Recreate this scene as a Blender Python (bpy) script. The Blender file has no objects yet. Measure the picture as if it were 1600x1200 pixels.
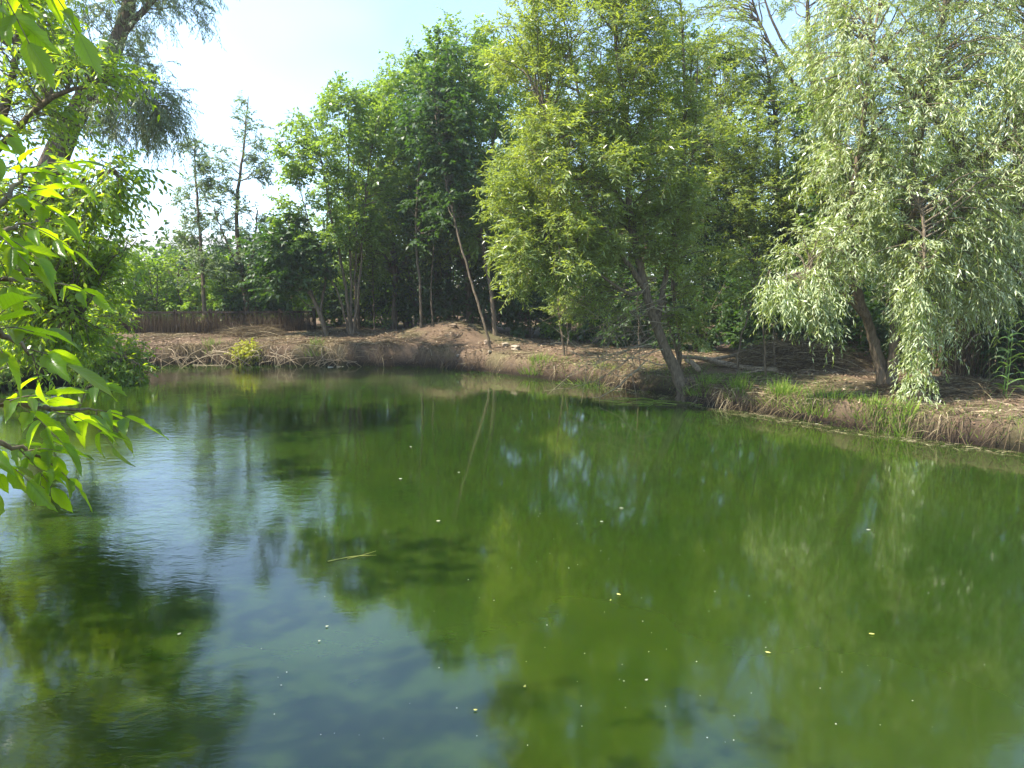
import bpy, math, random
import numpy as np
from mathutils import Vector, Matrix

# ------------------------------------------------------------------ camera, world, sun, exposure
SC = bpy.context.scene
C = SC.collection
F = 1180.0                       # focal length in pixels of a 1600 px wide frame
PITCH = math.radians(7.7)
CAM = np.array([0.0, 0.0, 2.3])
cam = bpy.data.objects.new('camera', bpy.data.cameras.new('camera'))
C.objects.link(cam)
cam.data.sensor_width = 36.0
cam.data.lens = F / 1600 * 36.0
cam.data.clip_start = 0.05
cam.data.clip_end = 2000
cam.location = CAM
cam.rotation_euler = (math.radians(90) - PITCH, 0, 0)
SC.camera = cam

SUN_EL, SUN_AZ = math.radians(56), math.radians(108)        # azimuth measured to the left of the view direction
sunv = Vector((-math.cos(SUN_EL) * math.sin(SUN_AZ), math.cos(SUN_EL) * math.cos(SUN_AZ), math.sin(SUN_EL)))
sl = bpy.data.lights.new('sun', 'SUN')
sl.energy = 5.0
sl.angle = math.radians(0.53)
sl.color = (1.0, 0.94, 0.82)
sun = bpy.data.objects.new('sun', sl)
C.objects.link(sun)
sun.rotation_euler = (-sunv).to_track_quat('-Z', 'Y').to_euler()

W = bpy.data.worlds.new('World')
SC.world = W
W.use_nodes = True
nt = W.node_tree
nt.nodes.clear()
wo = nt.nodes.new('ShaderNodeOutputWorld')
bg = nt.nodes.new('ShaderNodeBackground')
sky = nt.nodes.new('ShaderNodeTexSky')
sky.sky_type = 'NISHITA'
sky.sun_disc = False
sky.sun_elevation = SUN_EL
sky.sun_rotation = -SUN_AZ          # measured clockwise from +Y
sky.air_density = 1.0
sky.dust_density = 0.4
sky.ozone_density = 3.0
tc = nt.nodes.new('ShaderNodeTexCoord')
mp = nt.nodes.new('ShaderNodeMapping')
mp.inputs['Scale'].default_value = (1.3, 1.3, 2.6)
mp.inputs['Location'].default_value = (0.35, 0.2, 0.4)
no = nt.nodes.new('ShaderNodeTexNoise')
no.inputs['Scale'].default_value = 1.2
no.inputs['Detail'].default_value = 3
no.inputs['Roughness'].default_value = 0.55
cr = nt.nodes.new('ShaderNodeMapRange')
cr.inputs['From Min'].default_value = 0.50
cr.inputs['From Max'].default_value = 0.95
cr.inputs['To Min'].default_value = 0.14
cr.inputs['To Max'].default_value = 0.8
mx = nt.nodes.new('ShaderNodeMix')
mx.data_type = 'RGBA'
mx.inputs[7].default_value = (4.9, 7.0, 9.6, 1)            # thin sunlit cloud
nt.links.new(tc.outputs['Generated'], mp.inputs['Vector'])
nt.links.new(mp.outputs['Vector'], no.inputs['Vector'])
nt.links.new(no.outputs['Fac'], cr.inputs['Value'])
nt.links.new(cr.outputs['Result'], mx.inputs[0])
nt.links.new(sky.outputs['Color'], mx.inputs[6])
nt.links.new(mx.outputs[2], bg.inputs['Color'])
bg.inputs['Strength'].default_value = 0.14
nt.links.new(bg.outputs['Background'], wo.inputs['Surface'])

SC.view_settings.view_transform = 'Standard'
SC.view_settings.look = 'None'
SC.view_settings.gamma = 1.0
SC.view_settings.use_curve_mapping = False
SC.view_settings.exposure = 1.3
SC.render.engine = 'CYCLES'
cy = SC.cycles
cy.max_bounces = 7
cy.diffuse_bounces = 3
cy.glossy_bounces = 3
cy.transmission_bounces = 5
cy.transparent_max_bounces = 8
cy.caustics_reflective = False
cy.caustics_refractive = False
cy.use_denoising = True
cy.sample_clamp_indirect = 4.0

# ------------------------------------------------------------------ helpers
R = np.random.default_rng(7)
random.seed(7)
cp, sp = math.cos(PITCH), math.sin(PITCH)


def ray(px, py):
    u, v = (px - 800) / F, -(py - 600) / F
    d = np.array([u, cp + v * sp, v * cp - sp])
    return d


def P(px, py, Y):
    """the world point on the line of sight through a pixel of the 1600x1200 photo, Y metres ahead"""
    d = ray(px, py)
    return CAM + d * (Y / d[1])


def W0(px, py, z=0.0):
    d = ray(px, py)
    return CAM + d * ((z - CAM[2]) / d[2])


def unit(a):
    return a / np.maximum(np.linalg.norm(a, axis=-1, keepdims=True), 1e-9)


def tagt(o, label, cat, group=None, kind=None):
    if label: o['label'] = label
    if cat: o['category'] = cat
    if group: o['group'] = group
    if kind: o['kind'] = kind
    return o


def mesh_np(name, V, quads=None, tris=None, tone=None, smooth=False):
    me = bpy.data.meshes.new(name)
    V = np.asarray(V, dtype=np.float32)
    nq = 0 if quads is None else len(quads)
    ntr = 0 if tris is None else len(tris)
    li = []
    if nq: li.append(np.asarray(quads, dtype=np.int32).ravel())
    if ntr: li.append(np.asarray(tris, dtype=np.int32).ravel())
    li = np.concatenate(li)
    me.vertices.add(len(V))
    me.vertices.foreach_set('co', V.ravel())
    me.loops.add(len(li))
    me.loops.foreach_set('vertex_index', li)
    me.polygons.add(nq + ntr)
    st = np.concatenate([np.arange(nq) * 4, nq * 4 + np.arange(ntr) * 3]).astype(np.int32)
    me.polygons.foreach_set('loop_start', st)
    if smooth:
        me.polygons.foreach_set('use_smooth', np.ones(nq + ntr, dtype=bool))
    me.update(calc_edges=True)
    if tone is not None:
        a = me.attributes.new('tone', 'FLOAT', 'POINT')
        a.data.foreach_set('value', np.asarray(tone, dtype=np.float32))
    return me


def link(name, me, mat=None, parent=None, loc=None):
    o = bpy.data.objects.new(name, me)
    C.objects.link(o)
    if me is not None and mat is not None and len(me.materials) == 0:
        me.materials.append(mat)
    if parent is not None: o.parent = parent
    if loc is not None: o.location = [float(c) for c in loc]
    return o


def empty(name, loc, label, cat, group=None):
    o = link(name, None, loc=loc)
    o.empty_display_size = 0.2
    return tagt(o, label, cat, group)


def tubes(lines, sides=6):
    """lines: list of (points Nx3, radii N) -> verts, quads, tris, tone"""
    VV, QQ, TT, TN = [], [], [], []
    base = 0
    ang = np.arange(sides) * 2 * math.pi / sides
    for pts, rad in lines:
        pts = np.asarray(pts, float)
        rad = np.asarray(rad, float)
        n = len(pts)
        t = unit(np.gradient(pts, axis=0))
        ref = np.array([0.3, 0.9, 0.1]) if abs(t[0][1]) < 0.8 else np.array([1.0, 0, 0])
        a = unit(np.cross(t, ref))
        b = np.cross(t, a)
        ring = pts[:, None, :] + rad[:, None, None] * (np.cos(ang)[None, :, None] * a[:, None, :] + np.sin(ang)[None, :, None] * b[:, None, :])
        VV.append(ring.reshape(-1, 3))
        i = np.arange(n - 1)[:, None] * sides + np.arange(sides)[None, :]
        j = np.arange(n - 1)[:, None] * sides + (np.arange(sides)[None, :] + 1) % sides
        QQ.append(np.stack([i, j, j + sides, i + sides], -1).reshape(-1, 4) + base)
        VV.append(pts[-1:] + t[-1:] * rad[-1])
        k = (n - 1) * sides + np.arange(sides)
        TT.append(np.stack([k, (n - 1) * sides + (np.arange(sides) + 1) % sides, np.full(sides, n * sides)], -1) + base)
        base += n * sides + 1
        TN.append(np.full(n * sides + 1, random.random()))
    return np.concatenate(VV), np.concatenate(QQ), np.concatenate(TT), np.concatenate(TN)


def tube_mesh(name, lines, sides=6, smooth=True, org=None, rough=0.0):
    V, Q, T, tn = tubes(lines, sides)
    if rough:
        V = V + R.normal(0, rough, V.shape)
    if org is not None: V = V - org
    return mesh_np(name, V, Q, T, tn, smooth)


def smooth_line(pts, n=14, wob=0.0, rng=R):
    """Catmull-Rom resample of points (k x m) with a little wobble on xyz"""
    p = np.asarray(pts, float)
    if len(p) == 2:
        p = np.array([p[0], (p[0] + p[1]) / 2, p[1]])
    q = np.vstack([2 * p[0] - p[1], p, 2 * p[-1] - p[-2]])
    ts = np.linspace(0, len(p) - 1 - 1e-6, n)
    out = []
    for t in ts:
        i = int(t); f = t - i
        a, b, c, d = q[i], q[i + 1], q[i + 2], q[i + 3]
        out.append(0.5 * ((2 * b) + (-a + c) * f + (2 * a - 5 * b + 4 * c - d) * f * f + (-a + 3 * b - 3 * c + d) * f ** 3))
    out = np.array(out)
    if wob:
        w = rng.normal(0, wob, (n, 3)); w[0] = 0
        out[:, :3] += w
    return out


# ------------------------------------------------------------------ materials
def new_mat(name):
    m = bpy.data.materials.new(name)
    m.use_nodes = True
    t = m.node_tree
    t.nodes.clear()
    out = t.nodes.new('ShaderNodeOutputMaterial')
    return m, t, out


def N(t, kind, **kw):
    n = t.nodes.new(kind)
    for k, v in kw.items():
        if k in n.inputs: n.inputs[k].default_value = v
        else: setattr(n, k, v)
    return n


def leaf_mat(name, dark, light, under, trans, trans_mix=0.42, rough=0.42, spec=0.5):
    m, t, out = new_mat(name)
    at = N(t, 'ShaderNodeAttribute', attribute_name='tone')
    ramp = N(t, 'ShaderNodeMix', data_type='RGBA')
    ramp.inputs[6].default_value = (*dark, 1); ramp.inputs[7].default_value = (*light, 1)
    t.links.new(at.outputs['Fac'], ramp.inputs[0])
    geo = N(t, 'ShaderNodeNewGeometry')
    mu = N(t, 'ShaderNodeMix', data_type='RGBA')
    t.links.new(geo.outputs['Backfacing'], mu.inputs[0])
    t.links.new(ramp.outputs[2], mu.inputs[6])
    mu.inputs[7].default_value = (*under, 1)
    pr = N(t, 'ShaderNodeBsdfPrincipled', Roughness=rough)
    pr.inputs['Specular IOR Level'].default_value = spec
    t.links.new(mu.outputs[2], pr.inputs['Base Color'])
    tr = N(t, 'ShaderNodeBsdfTranslucent')
    tm = N(t, 'ShaderNodeMix', data_type='RGBA', blend_type='MULTIPLY')
    tm.inputs[0].default_value = 0.35
    tm.inputs[6].default_value = (*trans, 1)
    t.links.new(at.outputs['Fac'], tm.inputs[7])
    t.links.new(tm.outputs[2], tr.inputs['Color'])
    ms = N(t, 'ShaderNodeMixShader'); ms.inputs[0].default_value = trans_mix
    t.links.new(pr.outputs[0], ms.inputs[1]); t.links.new(tr.outputs[0], ms.inputs[2])
    t.links.new(ms.outputs[0], out.inputs['Surface'])
    return m


def bark_mat(name, c1, c2, scale=6.0, bump=0.6):
    m, t, out = new_mat(name)
    tcn = N(t, 'ShaderNodeTexCoord')
    mpn = N(t, 'ShaderNodeMapping'); mpn.inputs['Scale'].default_value = (5, 5, 1.1)
    t.links.new(tcn.outputs['Object'], mpn.inputs['Vector'])
    n1 = N(t, 'ShaderNodeTexNoise', Scale=scale, Detail=8.0, Roughness=0.65)
    t.links.new(mpn.outputs[0], n1.inputs['Vector'])
    rp = N(t, 'ShaderNodeValToRGB')
    rp.color_ramp.elements[0].position = 0.36; rp.color_ramp.elements[0].color = (*c1, 1)
    rp.color_ramp.elements[1].position = 0.66; rp.color_ramp.elements[1].color = (*c2, 1)
    t.links.new(n1.outputs['Fac'], rp.inputs['Fac'])
    pr = N(t, 'ShaderNodeBsdfPrincipled', Roughness=0.9)
    pr.inputs['Specular IOR Level'].default_value = 0.2
    bp = N(t, 'ShaderNodeBump', Strength=bump, Distance=0.02)
    t.links.new(n1.outputs['Fac'], bp.inputs['Height'])
    t.links.new(rp.outputs[0], pr.inputs['Base Color'])
    t.links.new(bp.outputs[0], pr.inputs['Normal'])
    t.links.new(pr.outputs[0], out.inputs['Surface'])
    return m


def tone_mat(name, stops, rough=0.85, trans=0.0):
    """plain matt material whose colour follows the per-blade tone"""
    m, t, out = new_mat(name)
    at = N(t, 'ShaderNodeAttribute', attribute_name='tone')
    rp = N(t, 'ShaderNodeValToRGB')
    el = rp.color_ramp.elements
    while len(el) < len(stops): el.new(0.5)
    for e, (p, c) in zip(el, stops):
        e.position = p; e.color = (*c, 1)
    t.links.new(at.outputs['Fac'], rp.inputs['Fac'])
    pr = N(t, 'ShaderNodeBsdfPrincipled', Roughness=rough)
    pr.inputs['Specular IOR Level'].default_value = 0.25
    t.links.new(rp.outputs[0], pr.inputs['Base Color'])
    if trans:
        tr = N(t, 'ShaderNodeBsdfTranslucent')
        t.links.new(rp.outputs[0], tr.inputs['Color'])
        ms = N(t, 'ShaderNodeMixShader'); ms.inputs[0].default_value = trans
        t.links.new(pr.outputs[0], ms.inputs[1]); t.links.new(tr.outputs[0], ms.inputs[2])
        t.links.new(ms.outputs[0], out.inputs['Surface'])
    else:
        t.links.new(pr.outputs[0], out.inputs['Surface'])
    return m


M_WILLOW = leaf_mat('willow_leaf', (0.10, 0.16, 0.022), (0.25, 0.32, 0.055), (0.24, 0.30, 0.11), (0.56, 0.68, 0.06), 0.44, 0.30, 0.7)
M_SILVER = leaf_mat('silver_willow_leaf', (0.14, 0.21, 0.035), (0.35, 0.44, 0.10), (0.52, 0.58, 0.34), (0.62, 0.74, 0.14), 0.40, 0.32, 0.7)
M_BROAD = leaf_mat('broad_leaf', (0.06, 0.135, 0.018), (0.20, 0.31, 0.04), (0.15, 0.22, 0.06), (0.46, 0.66, 0.04), 0.46, 0.33, 0.6)
M_DARK = leaf_mat('dark_leaf', (0.018, 0.05, 0.010), (0.06, 0.12, 0.018), (0.05, 0.09, 0.03), (0.14, 0.30, 0.02), 0.33, 0.45)  # low albedo puts the canopy's deep shade into these already dark leaves
M_ELDER = leaf_mat('box_elder_leaf', (0.05, 0.13, 0.014), (0.18, 0.31, 0.025), (0.15, 0.23, 0.05), (0.66, 0.88, 0.02), 0.52, 0.32, 0.6)
M_GREY = leaf_mat('grey_leaf', (0.08, 0.125, 0.035), (0.17, 0.23, 0.08), (0.19, 0.23, 0.13), (0.32, 0.45, 0.10), 0.34, 0.4)
M_LIME = leaf_mat('lime_leaf', (0.10, 0.22, 0.015), (0.22, 0.36, 0.03), (0.2, 0.3, 0.05), (0.40, 0.62, 0.03), 0.48, 0.45)
M_YELLOW = leaf_mat('yellow_leaf', (0.28, 0.34, 0.02), (0.52, 0.50, 0.03), (0.4, 0.42, 0.05), (0.7, 0.7, 0.03), 0.35, 0.5)
M_BARK = bark_mat('bark', (0.05, 0.036, 0.024), (0.20, 0.15, 0.10))
M_BARK_L = bark_mat('pale_bark', (0.085, 0.062, 0.042), (0.24, 0.185, 0.125))
M_TWIG = bark_mat('twig_bark', (0.09, 0.07, 0.045), (0.22, 0.18, 0.12), 12, 0.2)
M_DEADW = bark_mat('dead_wood', (0.16, 0.12, 0.08), (0.38, 0.30, 0.21), 5, 0.5)
M_STRAW = tone_mat('dry_grass', [(0, (0.035, 0.022, 0.014)), (0.4, (0.13, 0.092, 0.052)), (0.7, (0.30, 0.235, 0.13)), (1, (0.62, 0.53, 0.34))], 0.8, 0.2)
M_GRASS = tone_mat('green_grass', [(0, (0.05, 0.11, 0.015)), (0.55, (0.18, 0.31, 0.03)), (1, (0.38, 0.46, 0.08))], 0.5, 0.45)

# ------------------------------------------------------------------ the lie of the land
shore_px = [(190, 573), (260, 571), (330, 568), (400, 570), (470, 571), (560, 572), (640, 573), (700, 576), (760, 582),
            (820, 589), (880, 596), (940, 603), (1000, 611), (1045, 618), (1075, 632), (1120, 638), (1180, 646), (1240, 656),
            (1300, 667), (1360, 676), (1420, 683), (1500, 694), (1600, 708)]
shore = [W0(a, b)[:2] for a, b in shore_px]
off = [(9.3, 8.2), (10.8, 5.0), (10.3, 1.8), (5.5, 1.4), (0, 1.6), (-3.0, 1.8), (-4.6, 3.6), (-6.2, 7.0), (-7.8, 10.0),
       (-9.2, 12.6), (-10.4, 14.6), (-11.3, 16.2), (-10.2, 16.9), (-9.3, 17.4), (-9.3, 18.6), (-10.2, 20.0)]
POLY = np.array(list(shore) + [np.array(o) for o in off])


def fbm(x, y, s=1.0, seed=0):
    r = np.random.default_rng(100 + seed)
    out = np.zeros_like(np.asarray(x, float))
    for k in range(9):
        f = (0.6 * 1.55 ** k) / s
        a = r.uniform(0, 2 * math.pi); ph = r.uniform(0, 6.28, 2)
        out += np.sin((x * math.cos(a) + y * math.sin(a)) * f + ph[0]) * np.sin((-x * math.sin(a) + y * math.cos(a)) * f * 0.9 + ph[1]) / (1.32 ** k)
    return out / 2.6


def sdist(x, y):
    """signed distance to the pond's edge, positive on land"""
    x = np.asarray(x, float); y = np.asarray(y, float)
    best = np.full(x.shape, 1e9); inside = np.zeros(x.shape, bool)
    n = len(POLY)
    for i in range(n):
        a = POLY[i]; b = POLY[(i + 1) % n]
        e = b - a
        t = np.clip(((x - a[0]) * e[0] + (y - a[1]) * e[1]) / (e @ e), 0, 1)
        dx = x - (a[0] + t * e[0]); dy = y - (a[1] + t * e[1])
        best = np.minimum(best, dx * dx + dy * dy)
        c = ((a[1] > y) != (b[1] > y)) & (x < (b[0] - a[0]) * (y - a[1]) / (b[1] - a[1] + 1e-12) + a[0])
        inside ^= c
    d = np.sqrt(best)
    return np.where(inside, -d, d)


MOUND = P(700, 520, 21.6)


def bank_top(x, y):
    h = 0.46 + 0.30 * np.clip((y - 15.5) / 5.0, 0, 1) * np.clip((2.5 - x) / 4, 0, 1)
    h = h + 0.10 * fbm(x, y, 2.5, 1)
    h = h + 0.46 * np.exp(-(((x - MOUND[0]) / 1.25) ** 2 + ((y - 22.3) / 0.9) ** 2))
    h = h + 0.35 * np.clip((3.5 - y) / 3.5, 0, 1)
    return h


def H(x, y):
    x = np.asarray(x, float); y = np.asarray(y, float)
    d = sdist(x, y) + 0.10 * fbm(x, y, 0.55, 2) + 0.05 * fbm(x, y, 0.2, 5)
    top = bank_top(x, y)
    s = np.clip((d + 0.12) / 0.42, 0, 1); s = s * s * (3 - 2 * s)
    rise = np.clip(d / 2.4, 0, 1)
    land = top * (0.72 + 0.28 * rise) + 0.035 * fbm(x, y, 0.5, 3) + 0.018 * fbm(x, y, 0.16, 4)
    bed = -0.35 - 0.5 * np.clip(-d / 2.5, 0, 1)
    return bed * (1 - s) + land * s


def H1(x, y):
    return float(H(np.array([x]), np.array([y]))[0])


def ground(px, py):
    """where the line of sight through a pixel meets the land"""
    d = ray(px, py)
    Y = np.linspace(5, 60, 900)
    pts = CAM[None] + d[None] * (Y / d[1])[:, None]
    h = H(pts[:, 0], pts[:, 1])
    k = np.argmax(pts[:, 2] < np.maximum(h, 0.0))
    p = pts[k].copy()
    p[2] = h[k]
    return p


def axis(lo, hi, step, far, sgn_lo=True):
    a = list(np.arange(lo, hi, step))
    s = step; v = a[-1]
    while v < far[1]:
        s *= 1.35; v += s; a.append(v)
    s = step; v = a[0]; pre = []
    while v > far[0]:
        s *= 1.35; v -= s; pre.append(v)
    return np.array(pre[::-1] + a)


xs = axis(-13.5, 11.5, 0.085, (-400, 400))
ys = axis(8.0, 25.5, 0.085, (-60, 600))
GX, GY = np.meshgrid(xs, ys)
GZ = H(GX.ravel(), GY.ravel())
nx, ny = len(xs), len(ys)
idx = np.arange(nx * ny).reshape(ny, nx)
gq = np.stack([idx[:-1, :-1], idx[:-1, 1:], idx[1:, 1:], idx[1:, :-1]], -1).reshape(-1, 4)
gv = np.stack([GX.ravel(), GY.ravel(), GZ], -1)

m, t, out = new_mat('bank_soil')
tcn = N(t, 'ShaderNodeTexCoord')
n1 = N(t, 'ShaderNodeTexNoise', Scale=1.1, Detail=9.0, Roughness=0.68)
n2 = N(t, 'ShaderNodeTexNoise', Scale=22.0, Detail=6.0, Roughness=0.7)
n3 = N(t, 'ShaderNodeTexNoise', Scale=0.55, Detail=4.0)
for n in (n1, n2, n3): t.links.new(tcn.outputs['Object'], n.inputs['Vector'])
rp = N(t, 'ShaderNodeValToRGB')
rp.color_ramp.elements[0].position = 0.34; rp.color_ramp.elements[0].color = (0.055, 0.040, 0.025, 1)
rp.color_ramp.elements[1].position = 0.68; rp.color_ramp.elements[1].color = (0.27, 0.185, 0.12, 1)
e = rp.color_ramp.elements.new(0.5); e.color = (0.14, 0.095, 0.062, 1)
ad = N(t, 'ShaderNodeMath', operation='MULTIPLY_ADD'); ad.inputs[1].default_value = 0.45; 
t.links.new(n2.outputs['Fac'], ad.inputs[0])
ml = N(t, 'ShaderNodeMath', operation='MULTIPLY'); ml.inputs[1].default_value = 0.55
t.links.new(n1.outputs['Fac'], ml.inputs[0]); t.links.new(ml.outputs[0], ad.inputs[2])
t.links.new(ad.outputs[0], rp.inputs['Fac'])
gm = N(t, 'ShaderNodeMix', data_type='RGBA')
mr = N(t, 'ShaderNodeMapRange'); mr.inputs['From Min'].default_value = 0.52; mr.inputs['From Max'].default_value = 0.66; mr.inputs['To Max'].default_value = 0.55
t.links.new(n3.outputs['Fac'], mr.inputs['Value']); t.links.new(mr.outputs[0], gm.inputs[0])
t.links.new(rp.outputs[0], gm.inputs[6]); gm.inputs[7].default_value = (0.07, 0.095, 0.025, 1)
# wet band just over the waterline, darkened further to paint the undercut's shade
sx = N(t, 'ShaderNodeSeparateXYZ'); t.links.new(tcn.outputs['Object'], sx.inputs[0])
wr = N(t, 'ShaderNodeMapRange'); wr.inputs['From Min'].default_value = 0.05; wr.inputs['From Max'].default_value = 0.36; wr.inputs['To Min'].default_value = 0.13; wr.inputs['To Max'].default_value = 1.0
t.links.new(sx.outputs['Z'], wr.inputs['Value'])
wm = N(t, 'ShaderNodeMix', data_type='RGBA', blend_type='MULTIPLY'); wm.inputs[0].default_value = 1.0
t.links.new(gm.outputs[2], wm.inputs[6]); t.links.new(wr.outputs[0], wm.inputs[7])
pr = N(t, 'ShaderNodeBsdfPrincipled', Roughness=0.95); pr.inputs['Specular IOR Level'].default_value = 0.15
bp = N(t, 'ShaderNodeBump', Strength=0.9, Distance=0.05)
t.links.new(ad.outputs[0], bp.inputs['Height']); t.links.new(bp.outputs[0], pr.inputs['Normal'])
t.links.new(wm.outputs[2], pr.inputs['Base Color']); t.links.new(pr.outputs[0], out.inputs['Surface'])
tagt(link('ground', mesh_np('ground', gv, gq, smooth=True), m), 'brown earth bank of the pond under litter and straw', None, None, 'structure')

# ------------------------------------------------------------------ water: one sheet with real low ripples
m, t, out = new_mat('pond_water')
tcn = N(t, 'ShaderNodeTexCoord')
mpw = N(t, 'ShaderNodeMapping'); mpw.inputs['Scale'].default_value = (1.0, 1.9, 1.0); mpw.inputs['Rotation'].default_value = (0, 0, 0.25)
t.links.new(tcn.outputs['Object'], mpw.inputs['Vector'])
w1 = N(t, 'ShaderNodeTexNoise', Scale=4.2, Detail=3.0, Roughness=0.5, Distortion=0.6)
w2 = N(t, 'ShaderNodeTexNoise', Scale=17.0, Detail=2.0, Roughness=0.5)
w3 = N(t, 'ShaderNodeTexNoise', Scale=0.33, Detail=3.0, Roughness=0.55)       # wind patches
for n in (w1, w2): t.links.new(mpw.outputs[0], n.inputs['Vector'])
t.links.new(tcn.outputs['Object'], w3.inputs['Vector'])
# ripples are livelier on the open left half of the pond
sx = N(t, 'ShaderNodeSeparateXYZ'); t.links.new(tcn.outputs['Object'], sx.inputs[0])
lr = N(t, 'ShaderNodeMapRange'); lr.inputs['From Min'].default_value = -0.6; lr.inputs['From Max'].default_value = -3.5
lr.inputs['To Min'].default_value = 0.12; lr.inputs['To Max'].default_value = 1.0
t.links.new(sx.outputs['X'], lr.inputs['Value'])
pm = N(t, 'ShaderNodeMapRange'); pm.inputs['From Min'].default_value = 0.40; pm.inputs['From Max'].default_value = 0.62
pm.inputs['To Min'].default_value = 0.10; pm.inputs['To Max'].default_value = 1.0
t.links.new(w3.outputs['Fac'], pm.inputs['Value'])
am = N(t, 'ShaderNodeMath', operation='MULTIPLY'); t.links.new(lr.outputs[0], am.inputs[0]); t.links.new(pm.outputs[0], am.inputs[1])
sm = N(t, 'ShaderNodeMath', operation='MULTIPLY_ADD'); sm.inputs[1].default_value = 0.28
t.links.new(w2.outputs['Fac'], sm.inputs[0]); t.links.new(w1.outputs['Fac'], sm.inputs[2])
hm = N(t, 'ShaderNodeMath', operation='MULTIPLY'); t.links.new(sm.outputs[0], hm.inputs[0]); t.links.new(am.outputs[0], hm.inputs[1])
bp = N(t, 'ShaderNodeBump', Strength=1.0, Distance=0.005)
t.links.new(hm.outputs[0], bp.inputs['Height'])
wn = N(t, 'ShaderNodeTexNoise', Scale=0.28, Detail=5.0, Roughness=0.6)
t.links.new(tcn.outputs['Object'], wn.inputs['Vector'])
wc = N(t, 'ShaderNodeValToRGB')
wc.color_ramp.elements[0].position = 0.35; wc.color_ramp.elements[0].color = (0.012, 0.029, 0.0025, 1)
wc.color_ramp.elements[1].position = 0.68; wc.color_ramp.elements[1].color = (0.024, 0.042, 0.004, 1)
t.links.new(wn.outputs['Fac'], wc.inputs['Fac'])
pr = N(t, 'ShaderNodeBsdfPrincipled', Roughness=0.06, IOR=1.68)
pr.subsurface_method = 'BURLEY'
pr.inputs['Subsurface Weight'].default_value = 1.0
pr.inputs['Subsurface Radius'].default_value = (0.6, 1.0, 0.25)
pr.inputs['Subsurface Scale'].default_value = 0.22
t.links.new(wc.outputs[0], pr.inputs['Base Color'])
t.links.new(bp.outputs[0], pr.inputs['Normal'])
t.links.new(pr.outputs[0], out.inputs['Surface'])
wx0, wx1, wy0, wy1 = -14, 12.5, 0.2, 23.5
gx = np.linspace(wx0, wx1, 60); gy = np.linspace(wy0, wy1, 50)
X, Y = np.meshgrid(gx, gy)
ii = np.arange(60 * 50).reshape(50, 60)
wq = np.stack([ii[:-1, :-1], ii[:-1, 1:], ii[1:, 1:], ii[1:, :-1]], -1).reshape(-1, 4)
tagt(link('water', mesh_np('water', np.stack([X.ravel(), Y.ravel(), np.zeros(X.size)], -1), wq, smooth=True), m), 'still green algae tinted pond water', None, None, 'structure')

# ------------------------------------------------------------------ foliage
STY = dict(
    willow=dict(L=0.115, Wd=0.026, sl=0.42, n=14, droop=0.12, hang=0.08, spread=0.95, mat=M_WILLOW, tw=M_TWIG),
    silver=dict(L=0.105, Wd=0.020, sl=0.50, n=16, droop=0.42, hang=0.36, spread=0.75, mat=M_SILVER, tw=M_TWIG),
    broad=dict(L=0.125, Wd=0.062, sl=0.42, n=10, droop=0.15, hang=0.35, spread=0.9, mat=M_BROAD, tw=M_TWIG),
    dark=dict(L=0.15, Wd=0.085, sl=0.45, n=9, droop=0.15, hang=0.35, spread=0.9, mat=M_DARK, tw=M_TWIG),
    elder=dict(L=0.13, Wd=0.048, sl=0.36, n=8, droop=0.25, hang=0.45, spread=0.95, mat=M_ELDER, tw=M_TWIG),
    grey=dict(L=0.10, Wd=0.045, sl=0.34, n=12, droop=0.1, hang=0.3, spread=0.8, mat=M_GREY, tw=M_TWIG),
    pine=dict(L=0.10, Wd=0.022, sl=0.40, n=16, droop=0.5, hang=0.4, spread=0.7, mat=M_GREY, tw=M_TWIG),
    lime=dict(L=0.13, Wd=0.07, sl=0.36, n=9, droop=0.15, hang=0.3, spread=0.95, mat=M_LIME, tw=M_TWIG),
    yellow=dict(L=0.09, Wd=0.045, sl=0.22, n=8, droop=0.1, hang=0.1, spread=0.95, mat=M_YELLOW, tw=M_TWIG),
)


SHOOT = []
M_SHOOT = tone_mat('green_shoot', [(0, (.14, .13, .05)), (1, (.24, .22, .08))], .6)


def shoots(parent, base):
    V = SHOOT[0] - base
    S = len(V) // 8
    k = np.arange(S)[:, None] * 8 + np.arange(3)[None] * 2
    q = np.stack([k, k + 1, k + 3, k + 2], -1).reshape(-1, 4)
    o = link('shoots', mesh_np('shoots', V, q, None, np.repeat(R.uniform(0, 1, S), 8)), M_SHOOT, parent); o['kind'] = 'stuff'


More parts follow.
